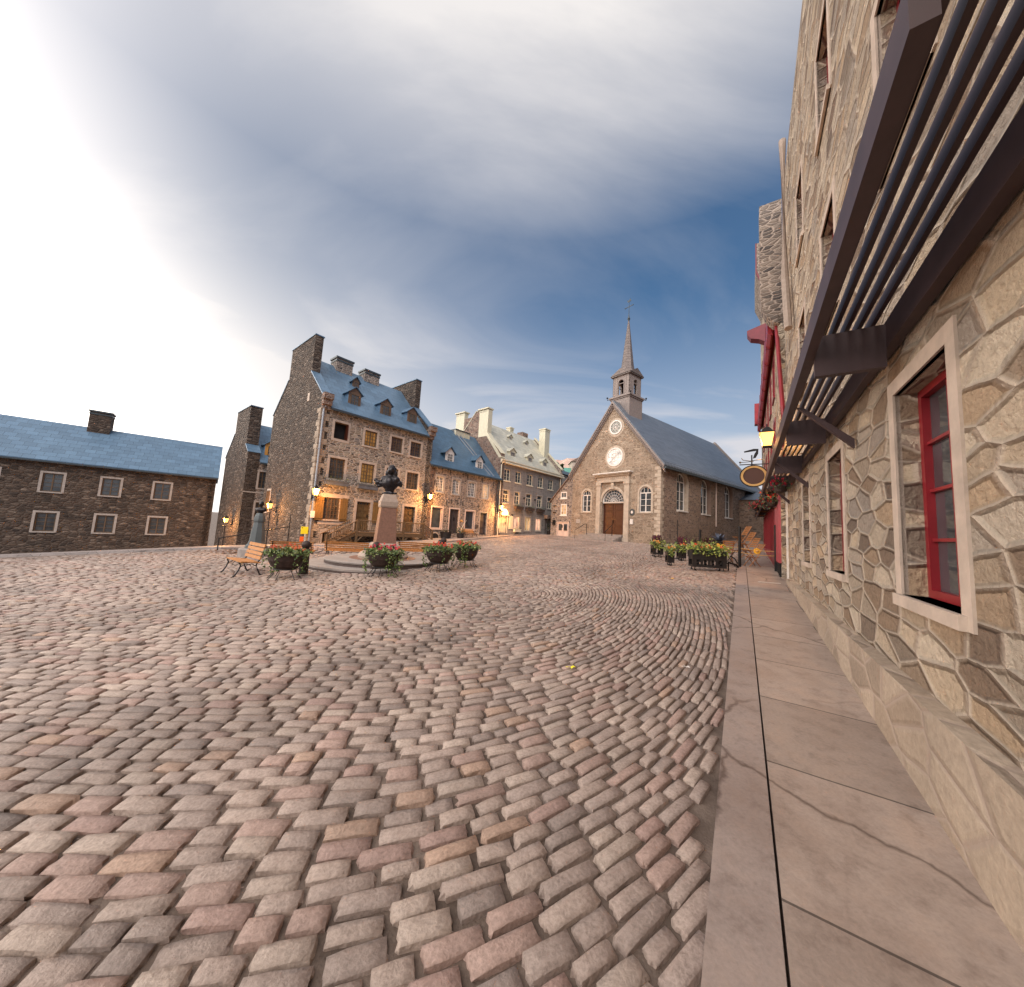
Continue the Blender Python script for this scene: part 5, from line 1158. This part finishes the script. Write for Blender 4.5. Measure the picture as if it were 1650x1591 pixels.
# ------------------------------------------------------------------ flower cauldrons
LG = [(.06, .11, .025), (.12, .18, .045), (.20, .26, .08), (.035, .06, .02), (.28, .31, .12)]
def cauldron(label, x, y, seed, r=.52, flowers=((.75, .10, .10), (.85, .22, .10), (.70, .12, .20)), nf=60, vines=7, rz=0.0, tall=0):
    z = zg(x, y); t = thing('flower_cauldron', label, 'planter', (x, y, z), rz, 'iron cauldron planters round the monument'); rr = random.Random(seed)
    mb = MB(); mb.lathe([(.04, .24), (.26 * r / .52, .27), (.40 * r / .52, .40), (.48 * r / .52, .56), (.50 * r / .52, .70), (.53 * r / .52, .76), (.50 * r / .52, .77), (.46 * r / .52, .70), (.03, .69)], 28); mb.build('cauldron', K['cauldron'], t, smooth=False)
    mb = MB()
    mb.tube([(.34 * math.cos(a), .34 * math.sin(a), .30) for a in [k_ * math.pi / 10 for k_ in range(20)]], .014, 5, closed=True)
    for k_ in range(8):
        a = k_ * math.pi / 4 + .2 + (.12 if k_ % 2 else -.12); mb.tube([(.34 * math.cos(a), .34 * math.sin(a), .30), (.33 * math.cos(a), .33 * math.sin(a), .20), (.46 * math.cos(a), .46 * math.sin(a), .03), (.50 * math.cos(a), .50 * math.sin(a), .012)], .011, 5)
    mb.build('stand', K['iron'], t)
    mb = MB(); pts = []
    for _ in range(620):
        a, q = rr.uniform(0, 6.283), math.sqrt(rr.random()); pts.append((q * (r + .10) * math.cos(a), q * (r + .10) * math.sin(a), .74 + .16 * (1 - q * q) * rr.random() + rr.uniform(-.04, .08 + tall * .1 * (1 - q))))
    leaves(mb, pts, .085, LG, rr); mb.build('foliage', K['leaf'], t, fixn=False)
    mb = MB()
    for _ in range(int(nf * .55)):
        a, q = rr.uniform(0, 6.283), math.sqrt(rr.random()) * .95; c_ = (q * r * math.cos(a), q * r * math.sin(a), .86 + rr.uniform(0, .12) + .08 * (1 - q)); mb.col = rr.choice(flowers)
        for k_ in range(5):
            b_ = k_ * 1.257; mb.add([c_, (c_[0] + .035 * math.cos(b_), c_[1] + .035 * math.sin(b_), c_[2] + .012), (c_[0] + .045 * math.cos(b_ + .6), c_[1] + .045 * math.sin(b_ + .6), c_[2] + .02), (c_[0] + .03 * math.cos(b_ + 1.2), c_[1] + .03 * math.sin(b_ + 1.2), c_[2] + .012)], [(0, 1, 2, 3)])
        mb.add([(c_[0] - .03, c_[1], c_[2] - .03), (c_[0] + .03, c_[1], c_[2] - .03), (c_[0] + .02, c_[1], c_[2] + .03), (c_[0] - .02, c_[1], c_[2] + .03)], [(0, 1, 2, 3)])
    mb.col = None; mb.build('flowers', K['petal'], t, fixn=False)
    mb = MB(); pts = []
    for k_ in range(vines):
        a = rr.uniform(math.pi * .95, math.pi * 2.05) if k_ % 4 else rr.uniform(0, 6.28); ln_ = rr.uniform(.3, .78); p0 = (r + .03)
        for q in range(int(ln_ * 34)):
            f_ = q / 34; rad = p0 + .05 * math.sin(f_ * 5) - .06 * f_; pts.append((rad * math.cos(a + .05 * math.sin(f_ * 9)) + rr.gauss(0, .025), rad * math.sin(a) + rr.gauss(0, .025), .76 - f_))
    pts = [p for p in pts if p[2] > .02]
    leaves(mb, pts, .075, LG[:4], rr, -.3); mb.build('trailing_ivy', K['leaf'], t, fixn=False)
    return t
cauldron('iron cauldron of orange flowers, leftmost, in front of a bench and a round bollard', -6.72, 10.9, 1, .52, ((.80, .20, .08), (.60, .10, .06)), 36, 8)
cauldron('iron cauldron with crimson flowers and long ivy, in front of the big pedestal', -4.06, 11.75, 2, .55, ((.80, .08, .14), (.85, .12, .10), (.55, .05, .10)), 60, 13)
cauldron('iron cauldron of red and orange flowers, third from the left, overlapping the rightmost one', -2.50, 12.98, 3, .50, ((.80, .15, .08), (.70, .10, .08)), 60, 8)
cauldron('rightmost iron cauldron, with red and orange blossom and taller dark foliage', -1.68, 14.05, 4, .50, ((.80, .18, .08), (.75, .08, .08)), 60, 7, tall=1)

def bollard(label, x, y, h=1.08, r=.14):
    t = thing('stone_bollard', label, 'bollard', (x, y, zg(x, y)), 0, 'round topped bollards near the benches')
    MB().lathe([(r * 1.05, -.1), (r, .1), (r * .92, h - 2.0 * r), (r * .75, h - 1.85 * r), (r * .75, h - 1.7 * r)], 18).build('shaft', K['cauldron'], t, smooth=False)
    mb = MB(); mb.ball((0, 0, h - r * 1.02), r * 1.0, 16, 10); mb.build('ball_top', K['cauldron'], t, smooth=True)
bollard('dark ball topped bollard beside the leftmost flower cauldron', -6.66, 11.75)
bollard('dark ball topped bollard in front of the pink pedestal', -4.72, 12.72, 1.02)
bollard('ball topped bollard behind the third cauldron, nearer of the touching pair', -2.95, 15.4, .95)
bollard('ball topped bollard behind the third cauldron, farther of the touching pair', -3.0, 16.3, .98)

# ------------------------------------------------------------------ small things along the house row
def hpt(u, v, z=0): q = HP + HU * u + VB * v; return (q.x, q.y, z)
t = thing('warning_sign', 'yellow square board on the corner of the big stone house', 'sign', hpt(0, 0), R(90 - HAZ)); MB().box(-.40, -.02, -.12, -.09, .64, 1.06).build('yellow_panel', K['yellow'], t); MB().box(-.37, -.32, -.125, -.121, .97, 1.02).box(-.25, -.20, -.09, -.03, .3, 1.0).build('bracket', K['iron'], t)
t = thing('warning_sign', 'small orange board just below the yellow one', 'sign', hpt(0, 0), R(90 - HAZ)); MB().box(-.42, -.22, -.14, -.11, .20, .48).build('orange_panel', K['orange'], t)
# sloping handrail left of the yellow board
t = thing('handrail', 'thin sloping iron handrail left of the yellow board, by the big house end wall', 'railing', (-12.4, 19.8, 0)); z0 = zg(-12.4, 19.8)
MB().tube([(-1.9, -2.2, .35), (-.2, -.1, .98), (.0, .2, 1.05)], .025, 6).tube([(0, .2, z0 - .05), (0, .2, 1.7)], .025, 6).tube([(-1.9, -2.2, z0 - .5), (-1.9, -2.2, .35)], .025, 6).build('rail', K['iron'], t)
def pole(label, P, u, v, ztop, dx=0):
    q = P + HU * u + VB * v; t = thing('lamp_post', label, 'post', (q.x, q.y, 0), 0, 'thin iron posts under the end wall lanterns'); MB().tube([(0, 0, zg(q.x, q.y)), (0, 0, ztop)], .03, 6).box(-.22, .04, -.03, .03, ztop, ztop + .05).build('post_shaft', K['iron'], t)
pole('thin iron post under the lantern on the end wall of the big house', HP, -.45, 5.4, 1.75)
pole('thin iron post under the lantern on the farthest left house', P0, -.6, 1.3, .45)

q = hpt(10.0, -.75); t = thing('wicker_bin', 'low dark basket bin on the pavement left of the dark shop door', 'bin', (q[0], q[1], zg(q[0], q[1]) + .06), R(90 - HAZ))
mb = MB(); mb.lathe([(.36, 0), (.40, .25), (.44, .50), (.46, .52), (.42, .50), (.05, .46)], 16)
for k_ in range(16): a = k_ * math.pi / 8; mb.tube([(.37 * math.cos(a), .37 * math.sin(a), 0), (.46 * math.cos(a + .2), .46 * math.sin(a + .2), .5)], .014, 4)
mb.build('basket', K['black_paint'], t)
rr = random.Random(9); mb = MB(); leaves(mb, [(rr.gauss(0, .18), rr.gauss(0, .18), .55 + rr.uniform(0, .12)) for _ in range(80)], .09, [(.05, .07, .03), (.08, .07, .05)], rr); mb.build('dry_foliage', K['leaf'], t, fixn=False)
q = hpt(12.35, -1.0)
t = bench('small bright orange bench against the low house, right of the dark potted plant', q[0], q[1], HAZ, 1.5, .34, .32, None, .06)
q = hpt(11.25, -1.1); t = thing('potted_plant', 'dark potted plant with pale stems and a yellow flower, beside the small orange bench', 'plant', (q[0], q[1], zg(q[0], q[1]) + .06), 0)
MB().lathe([(.22, 0), (.30, .12), (.33, .38), (.35, .40), (.30, .38), (.03, .36)], 14).build('pot', K['black_paint'], t)
rr = random.Random(11); mb = MB(); leaves(mb, [(rr.gauss(0, .22), rr.gauss(0, .22), .45 + abs(rr.gauss(0, .16))) for _ in range(160)], .10, [(.04, .06, .03), (.07, .10, .04), (.03, .04, .03)], rr); mb.build('foliage', K['leaf'], t, fixn=False)
mb = MB(); mb.tube([(0, 0, .4), (.05, 0, .8), (.22, 0, 1.25)], .016, 4); mb.tube([(0, 0, .4), (-.1, 0, .9), (-.3, 0, 1.3)], .012, 4); mb.tube([(0, 0, .4), (.1, .1, .9), (.4, .1, 1.5)], .012, 4); mb.build('stems', K['cream_paint'], t)
mb = MB(); mb.ball((.0, -.05, 1.42), .10, 8, 5); mb.ball((.12, -.05, 1.38), .06, 8, 5); mb.build('yellow_flower', K['gold'], t)
q = P3 + D(Z3) * 7.9 + D(Z3 - 90) * -.6
t = thing('potted_plant', 'dark shrub in a tub at the cream roofed house corner beside the annex', 'plant', (q.x, q.y, zg(q.x, q.y)), 0)
MB().lathe([(.2, 0), (.26, .4)], 12).build('pot', K['black_paint'], t); rr = random.Random(12); mb = MB(); leaves(mb, [(rr.gauss(0, .17), rr.gauss(0, .17), .5 + abs(rr.gauss(0, .35))) for _ in range(160)], .10, [(.04, .05, .03), (.03, .04, .03)], rr); mb.build('foliage', K['leaf'], t, fixn=False)

# church handrails
def chp(u, v): q = CP + CU * u + CV * v; return (q.x, q.y)
for lab, u, v in (('black iron handrail with a bent top at the left end of the church steps', -1.2, 6.9), ('straight low iron handrail in the middle of the church steps', -1.45, 4.25)):
    q = chp(u, v); t = thing('handrail', lab, 'railing', (q[0], q[1], 0), R(90 - CAZ), 'iron handrails on the church steps')
    if v > 5: MB().tube([(-.4, .75, 1.0), (-.4, .75, 1.85), (.15, .15, 2.42), (.2, -.1, 2.5), (.25, -.15, 1.5)], .03, 6).build('rail', K['iron'], t)
    else: MB().tube([(0, 0, .95), (0, 0, 1.85), (.9, 0, 2.45), (.95, 0, 1.5)], .028, 6).build('rail', K['iron'], t)

# ------------------------------------------------------------------ terrace on the right
GREEN2 = [(.28, .36, .06), (.36, .42, .10), (.16, .26, .06), (.08, .14, .05), (.42, .46, .16)]
def planter(label, x, y, az, L, Wd, h, seed, n=4, fol=500, spikes=False, leg=.14, grp='black wooden planters on the terrace', fcols=((.80, .08, .04), (.85, .22, .06)), nf=14, trail=True):
    nf = int(nf * .7)
    z = zg(x, y); t = thing('planter_box', label, 'planter', (x, y, z), R(90 - az), grp); rr = random.Random(seed)
    mb = MB(); mb.box(-L / 2, L / 2, 0, Wd, leg + .30, h); mb.box(-L / 2 - .02, L / 2 + .02, -.02, Wd + .02, h - .06, h)
    cw = (L - .16) / n
    mb.box(-L / 2, L / 2, .0, Wd, leg, leg + .08)
    for k_ in range(n + 1):
        x_ = -L / 2 + .08 + cw * k_
        wd_ = .05 if 0 < k_ < n else .08
        mb.box(x_ - wd_, x_ + wd_, .002, .05, leg + .08, leg + .30); mb.box(x_ - wd_, x_ + wd_, Wd - .05, Wd - .002, leg + .08, leg + .30)
    for k_ in range(n):
        x0, x1 = -L / 2 + .08 + cw * k_ + .05, -L / 2 + .08 + cw * (k_ + 1) - .05
        mb.tube([(x0, .03, leg + .08), (x1, .03, leg + .30)], .012, 4); mb.tube([(x0, .03, leg + .30), (x1, .03, leg + .08)], .012, 4)
    mb.build('box', K['black_paint'], t)
    for sx_ in (-1, 1):
        for y_ in (.05, Wd - .05): MB().tube([(sx_ * (L / 2 - .13), y_, leg + .02), (sx_ * (L / 2 - .10), y_, .06), (sx_ * (L / 2 - .16), y_, .0)], .035, 6).build('foot', K['black_paint'], t)
    mb = MB(); pts = [(rr.uniform(-L / 2 - .10, L / 2 + .10), rr.uniform(-.14, Wd + .05), h + .02 + abs(rr.gauss(0, .12)) * (1.0 if rr.random() < .8 else 1.7)) for _ in range(fol)]
    if trail: pts += [(rr.uniform(-L / 2, L / 2), -.10, h - rr.uniform(0, .18)) for _ in range(fol // 6)]
    leaves(mb, pts, .085, GREEN2, rr); mb.build('foliage', K['leaf'], t, fixn=False)
    mb = MB()
    for _ in range(nf):
        c_ = Vector((rr.uniform(-L / 2, L / 2) * .9, rr.uniform(-.1, Wd * .6), h + rr.uniform(.10, .26))); mb.col = rr.choice(fcols)
        for k_ in range(4): a = k_ * 1.57 + rr.random(); mb.add([c_, c_ + Vector((.05 * math.cos(a), -.02, .05 * math.sin(a))), c_ + Vector((.06 * math.cos(a + .8), .0, .06 * math.sin(a + .8))), c_ + Vector((.045 * math.cos(a + 1.5), .02, .045 * math.sin(a + 1.5)))], [(0, 1, 2, 3)])
    mb.col = None; mb.build('flowers', K['petal'], t, fixn=False)
    if spikes:
        mb = MB()
        for _ in range(60): c_ = Vector((rr.gauss(0, L * .2), rr.gauss(Wd * .5, .1), h)); d_ = Vector((rr.gauss(0, .22), rr.gauss(0, .2), 1)).normalized() * rr.uniform(.3, .62); mb.col = rr.choice([(.10, .02, .05), (.06, .015, .03), (.14, .04, .06)]); mb.add([c_ - Vector((.025, 0, 0)), c_ + Vector((.025, 0, 0)), c_ + d_ + Vector((.02, 0, 0)), c_ + d_ - Vector((.02, 0, 0))], [(0, 1, 2, 3)])
        mb.col = None; mb.build('purple_spikes', K['leaf'], t, fixn=False)
    return t
planter('large black planter with four crossed openings, yellow green foliage and red flowers', 8.28, 14.66, 97, 1.34, .45, .82, 21, 4, 560, False)
planter('small square black planter with an orange cut-out, left of the large planter', 7.30, 16.0, 95, .30, .32, .62, 22, 1, 260, False, fcols=((.9, .35, .08),), nf=10)
planter('small black planter with purple spiky leaves, between the large planter and the church wall', 8.75, 17.9, 95, .36, .35, .62, 23, 1, 300, True, nf=16)
planter('half hidden black planter with purple spikes by the church corner', 8.15, 19.4, 95, .55, .45, .62, 24, 1, 300, True, nf=12, fcols=((.9, .4, .1),))
planter('long low black planter of orange flowers behind the others, along the church side', 10.4, 18.6, 70, 1.9, .4, .60, 25, 4, 520, True, nf=30, fcols=((.85, .25, .08),))
MB_ = MB()
def sunflower(par_label, x, y, z, r=.12):
    t = thing('sunflower_disc', par_label, 'decoration', (x, y, z), R(-20), 'yellow sunflower discs on the barrier rope')
    mb = MB()
    for k_ in range(14): a = k_ * 2 * math.pi / 14; p = Vector((math.cos(a), 0, math.sin(a))); q = Vector((-math.sin(a), 0, math.cos(a))); mb.add([p * r * .4 + q * .02, p * r * .8 + q * .035 + Vector((0, -.01, 0)), p * r * 1.1, p * r * .8 - q * .035 + Vector((0, -.01, 0)), p * r * .4 - q * .02], [(0, 1, 2, 3, 4)])
    mb.build('petals', K['sun_petal'], t, fixn=False); MB().ball((0, -.01, 0), r * .42, 12, 6).build('centre', K['gold'], t)
K['sun_petal'] = plain('sunflower petals', (.85, .48, .04), .6, var=.15)
def post(label, x, y, h, r=.045):
    t = thing('barrier_post', label, 'post', (x, y, zg(x, y)), 0, 'black barrier posts round the terrace')
    MB().lathe([(r, -.02), (r, h), (r * 1.2, h + .01), (r * .7, h + .05)], 10).build('pole', K['iron'], t); MB().lathe([(.15, -.02), (.15, .02), (.06, .05)], 14).build('foot', K['iron'], t)
K_T = .10
post('thick black barrier post on the end of the kerb, left of the stacked chairs', 10.0, 15.4, 1.80, .055)
post('thick black barrier post in front of the red folded shutters', 10.75, 14.3, 1.92, .055)
post('black barrier post behind the large planter', 9.62, 17.9, 1.55, .055)
post('thin black pole right of the previous barrier post, in front of the church side', 11.3, 19.3, 1.35, .03)
post('thin tall black pole near the church corner', 9.0, 19.0, 2.0, .022)
def rope(label, p, q, col='sun_petal', sag=.03, r=.012):
    p, q = Vector(p), Vector(q); t = thing('barrier_rope', label, 'rope', p, 0, 'thin ropes between the barrier posts'); d_ = q - p
    MB().tube([d_ * (k_ / 8) - Vector((0, 0, sag * math.sin(math.pi * k_ / 8))) for k_ in range(9)], r, 4).build('cord', K[col], t)
z0 = .5
for k_, zz in enumerate((1.40, 1.22)): rope(['upper', 'lower'][k_] + ' cord between the two thick barrier posts across the sidewalk', (10.0, 15.4, zz), (10.75, 14.3, zz - .03), 'gold')
for k_, zz in enumerate((1.42, 1.24)): rope(['upper', 'lower'][k_] + ' cord from the post behind the large planter to the kerb post', (9.62, 17.9, zz + .05), (10.0, 15.4, zz), 'gold')
sunflower('sunflower disc right of the kerb post, on the sidewalk side', 10.37, 14.85, 1.33, .12)
sunflower('sunflower disc above the right end of the large planter', 9.20, 15.3, 1.40, .12)
sunflower('smaller sunflower disc left of the kerb post, behind the others', 9.70, 16.5, 1.46, .08)

def chair(label, x, y, az, tilt=0.0, z=None, grp='wooden folding chairs leaning in a row'):
    t = thing('folding_chair', label, 'chair', (x, y, (zg(x, y) + K_T) if z is None else z), R(90 - az), grp)
    t.rotation_euler = (0, R(tilt), R(90 - az))
    for y_ in (-.22, .22):
        mb = MB(); mb.box(-.01, .01, 0, 0, 0, 0) if False else None
        mb.tube([(-.26, y_, 0), (.10, y_, .46), (.42, y_, 1.02)], .019, 4); mb.build('back_leg', K['chair_wood'], t)
        mb = MB(); mb.tube([(.26, y_ * .88, 0), (-.06, y_ * .88, .40), (-.20, y_ * .88, .47)], .018, 4); mb.build('front_leg', K['chair_wood'], t)
    mb = MB()
    for k_ in range(7): mb.box(-.26 + k_ * .07, -.21 + k_ * .07, -.22, .22, .455 - .006 * k_, .475 - .006 * k_)
    mb.build('seat', K['chair_wood'], t)
    mb = MB()
    for k_ in range(5): f_ = .30 + k_ * .16; x_, zz = .10 + .32 * f_, .46 + .56 * f_; mb.box(x_ - .012, x_ + .012, -.21, .21, zz - .03, zz + .03)
    mb.build('backrest', K['chair_wood'], t); return t
chn = [('frontmost wooden folding chair of the leaning row, beside the kerb post', 10.75, 15.7, 0), ('second wooden folding chair in the leaning row, counted from the front', 10.98, 16.3, .24), ('third wooden folding chair in the leaning row, counted from the front', 11.2, 16.9, .48), ('rearmost wooden folding chair of the leaning row, raised highest', 11.4, 17.5, .74)]
for lab, x, y, dz in chn: chair(lab, x, y, 95, 0, zg(x, y) + .08 + dz)
chair('wooden folding chair turned sideways behind the kerb post', 10.55, 17.2, 200, 0, None, None)
t = thing('terrace_table', 'small pale topped terrace table left of the kerb post', 'table', (10.15, 16.6, zg(10.15, 16.6)), R(10))
MB().box(-.40, .40, -.3, .3, .72, .75).build('tabletop', K['chair_wood'], t); MB().tube([(-.3, -.2, 0), (.3, -.2, .72)], .02, 4).tube([(.3, -.2, 0), (-.3, -.2, .72)], .02, 4).tube([(-.3, .2, 0), (.3, .2, .72)], .02, 4).tube([(.3, .2, 0), (-.3, .2, .72)], .02, 4).build('crossed_legs', K['iron'], t)
q = (11.0, 18.6); t = thing('potted_plant', 'dark pot with spreading blue grey spiky leaves behind the terrace table', 'plant', (q[0], q[1], zg(*q)), 0)
MB().lathe([(.20, 0), (.20, .6), (.26, 1.0), (.24, 1.0), (.03, .95)], 14).build('pot', K['black_paint'], t); rr = random.Random(31); mb = MB()
for _ in range(70):
    a, e = rr.uniform(0, 6.28), rr.uniform(.25, 1.2); d_ = Vector((math.cos(a) * math.cos(e), math.sin(a) * math.cos(e), math.sin(e))) * rr.uniform(.35, .6); s_ = Vector((-math.sin(a), math.cos(a), 0)) * .035; mb.col = rr.choice([(.10, .13, .20), (.14, .18, .26), (.07, .09, .14)]); mb.add([Vector((0, 0, .98)) - s_ * .5, Vector((0, 0, .98)) + s_ * .5, Vector((0, 0, .98)) + d_ * .6 + s_, Vector((0, 0, .98)) + d_, Vector((0, 0, .98)) + d_ * .6 - s_], [(0, 1, 2, 3, 4)])
mb.col = None; mb.build('leaves', K['slate_blue'], t, fixn=False)
# black scroll foot beside the large planter
t = thing('bicycle_rack', 'low black curved iron stand between the large planter and the kerb post', 'stand', (9.45, 14.95, zg(9.45, 14.95)), R(20))
MB().tube([(-.3, 0, .35), (-.1, 0, .30), (.15, 0, .25), (.32, 0, .10), (.36, 0, .0)], .04, 6).tube([(.0, .15, .6), (.2, .1, .5), (.3, .05, .3)], .025, 6).tube([(-.3, 0, .35), (-.3, 0, .0)], .03, 6).build('iron_frame', K['iron'], t)
# hanging baskets under the pergola
def basket(label, u, v, z, seed, cols, r=.22):
    q = BO + D(b2az) * u + D(b2az - 90) * v; t = thing('hanging_basket', label, 'flower basket', (q.x, q.y, z), 0, 'flower baskets hanging under the pergola'); rr = random.Random(seed)
    MB().lathe([(.03, -.22), (.14, -.16), (.18, 0)], 12).tube([(0, 0, 0), (0, 0, .4)], .008, 4).build('bowl', K['cauldron'], t)
    mb = MB(); leaves(mb, [(rr.gauss(0, r * .6), rr.gauss(0, r * .6), rr.gauss(.05, r * .45)) for _ in range(260)], .08, [(.05, .07, .03), (.09, .12, .05), (.03, .03, .03)], rr); mb.build('foliage', K['leaf'], t, fixn=False)
    mb = MB()
    for _ in range(60): c_ = Vector((rr.gauss(0, r * .6), rr.gauss(0, r * .6), rr.gauss(.06, r * .45))); mb.col = rr.choice(cols); a = rr.random() * 3; mb.add([c_, c_ + Vector((.05, .01, .02)), c_ + Vector((.05, .02, .07)), c_ + Vector((0, .01, .06))], [(0, 1, 2, 3)])
    mb.col = None; mb.build('flowers', K['petal'], t, fixn=False)
basket('crimson flower basket hanging at the far end of the pergola', 6.9, .80, 3.55, 41, ((.75, .03, .08), (.60, .02, .06)), .24)
basket('dark red flower basket under the pergola nearest the folded shutters', .6, .42, 3.25, 42, ((.60, .04, .05), (.70, .10, .06)), .3)
basket('red flower basket under the middle of the pergola, behind the nearest one', 2.6, .45, 3.3, 43, ((.60, .04, .05), (.40, .03, .04)), .3)
basket('small red flower basket beside the pergola edge, above the oval sign side', -2.4, .35, 3.42, 44, ((.75, .05, .10),), .18)

# ------------------------------------------------------------------ leaves and litter on the setts
def fallen(label, x, y, c, s_=.10, z=.02):
    t = MB(); rr = random.Random(int(x * 100)); 
    for k_ in range(4): a = rr.uniform(0, 6.28); t.prism([(0, 0, 0), (s_ * math.cos(a), s_ * math.sin(a), .0), (s_ * math.cos(a + .6) * .7, s_ * math.sin(a + .6) * .7, .012)], (0, 0, .004))
    o = t.build('fallen_leaf', K[c], None, loc=(x, y, zg(x, y) + z)); tag(o, label, 'leaf')
fallen('small yellow leaf on the setts in front of the large planter', 5.75, 12.6, 'sun_petal', .11)
fallen('pale yellow leaf scrap on the setts, in the middle foreground', .95, 5.1, 'yellow', .07)
fallen('white paper scrap on the setts near the kerb', 2.6, 5.2, 'white', .06)
q = bp(-1.3, .62); o = MB().box(-.32, .32, -.035, .035, 0, .012).build('metal_strip', K['white'], None, loc=(q[0], q[1], zg(*q) + .118)); o.rotation_euler = (0, 0, R(-8)); tag(o, 'white strip lying on the sidewalk near the red shutters', 'strip')

# ------------------------------------------------------------------ behind: roofs, hill, trees
q = HP + HU * 28.9 - VB * 0.0
FH = thing('far_house', 'dark roofed grey house just visible between the cream roofed house and the church', 'house', (q.x, q.y, 0), R(90 - HAZ))
MB().box(-.9, 9, .1, 7, -1, 8.75).build('wall', K['trim_grey'], FH); MB().prism([(-1.1, -.2, 8.7), (-1.1, 3.5, 10.3), (-1.1, 7.2, 8.7)], (10.4, 0, 0)).build('roof', K['copper'], FH)
window(FH, TX(.1), 1.0, 2.1, 6.6, 8.1, 'copper', 'glass', 1, 2, rec=-.01, mull=0)
def mound(name, cx_, cy_, rx_, ry_, h_, mat, seed):
    rr = np.random.default_rng(seed); n = 40; t_ = np.linspace(-1, 1, n); A, B = np.meshgrid(t_, t_); rad = np.sqrt(A ** 2 + B ** 2)
    Zz = h_ * np.clip(1 - rad ** 2, 0, 1) ** .8 + rr.normal(0, h_ * .012, A.shape) * (rad < .97) - .5
    me = bpy.data.meshes.new(name); me.from_pydata(np.stack([A * rx_ + cx_, B * ry_ + cy_, Zz], 2).reshape(-1, 3).tolist(), [], [(j * n + i, j * n + i + 1, (j + 1) * n + i + 1, (j + 1) * n + i) for j in range(n - 1) for i in range(n - 1)])
    me.update(); uvs(me); me.materials.append(mat); return tag(link(bpy.data.objects.new(name, me)), None, None, None, 'structure')
K['pink_rock'] = stone('pale rose cliff', [(.62, .42, .34), (.72, .52, .44), (.50, .33, .27)], (.66, .50, .42), .08, .15, .05, rough=.95)
K['green_bank'] = plain('grassy bank', (.10, .13, .05), .9, var=.5, scale=.3)
mound('hill', 27, 150, 40, 30, 33, K['pink_rock'], 3); mound('hill', 18, 105, 26, 16, 17.2, K['green_bank'], 4)
TH = thing('far_house', 'small building with a teal copper roof on the hillside, beyond the dark roofed house', 'house', (14.2, 98, 0)); MB().box(-3, 2.6, -2, 4, 8, 17.6).build('wall', K['pink_rock'], TH); MB().prism([(-3.4, -2.5, 17.5), (3, -2.5, 17.5), (2.2, 1, 19.6), (-2.8, 1, 19.6)], (0, 5, 0)).build('roof', K['teal'] if 'teal' in K else K['roof_two'], TH)
OH = thing('far_house', 'tan building among trees on the hillside, left of the church gable', 'house', (18.3, 99, 0)); MB().box(-2, 2, -2, 4, 8, 21.2).build('wall', K['gold_stone'] if 'gold_stone' in K else K['trim'], OH); MB().prism([(-2.4, -2.3, 21.1), (2.4, -2.3, 21.1), (0, -2.3, 22.6)], (0, 6, 0)).build('roof', K['stone_brown'], OH)
def conifer(label, x, y, z, h_, r_, seed, cols=((.03, .05, .02), (.06, .08, .03), (.10, .11, .05))):
    t = thing('pine_tree', label, 'tree', (x, y, z), 0, 'small trees on the far hillside'); rr = random.Random(seed)
    MB().tube([(0, 0, 0), (0, 0, h_ * .8)], [r_ * .12, r_ * .03], 6).build('trunk', K['bark'], t)
    mb = MB(); pts = []
    for _ in range(420): f_ = rr.random() ** .8; a = rr.random() * 6.28; q_ = r_ * (1 - f_) * math.sqrt(rr.random()); pts.append((q_ * math.cos(a), q_ * math.sin(a), h_ * (.12 + .88 * f_)))
    leaves(mb, pts, h_ * .11, list(cols), rr); mb.build('crown', K['leaf'], t, fixn=False)
conifer('dark slim tree at the left of the distant hillside, above the cream roof edge', 10.9, 88, 13.0, 5.6, 1.0, 51)
conifer('second dark slim tree on the distant hillside, left of the teal roof', 13.0, 94, 13.8, 5.6, 1.0, 52)
def bushy(label, x, y, z, r_, seed):
    t = thing('round_tree', label, 'tree', (x, y, z), 0, 'leafy trees on the far hillside'); rr = random.Random(seed)
    MB().tube([(0, 0, 0), (0, 0, r_ * 1.2)], r_ * .1, 6).build('trunk', K['bark'], t); mb = MB()
    cs = [(rr.gauss(0, r_ * .45), rr.gauss(0, r_ * .45), r_ * 1.5 + rr.gauss(0, r_ * .3)) for _ in range(9)]
    leaves(mb, [tuple(c + rr.gauss(0, r_ * .28) for c in rr.choice(cs)) for _ in range(700)], r_ * .22, [(.06, .09, .02), (.12, .16, .04), (.03, .04, .015), (.16, .19, .06)], rr); mb.build('crown', K['leaf'], t, fixn=False)
bushy('leafy green tree on the hillside just left of the church gable foot', 17.4, 92, 13.2, 2.0, 61); bushy('darker leafy tree on the hillside touching the church gable edge', 20.2, 95, 14.5, 2.2, 62)
print('objects', len(bpy.data.objects))
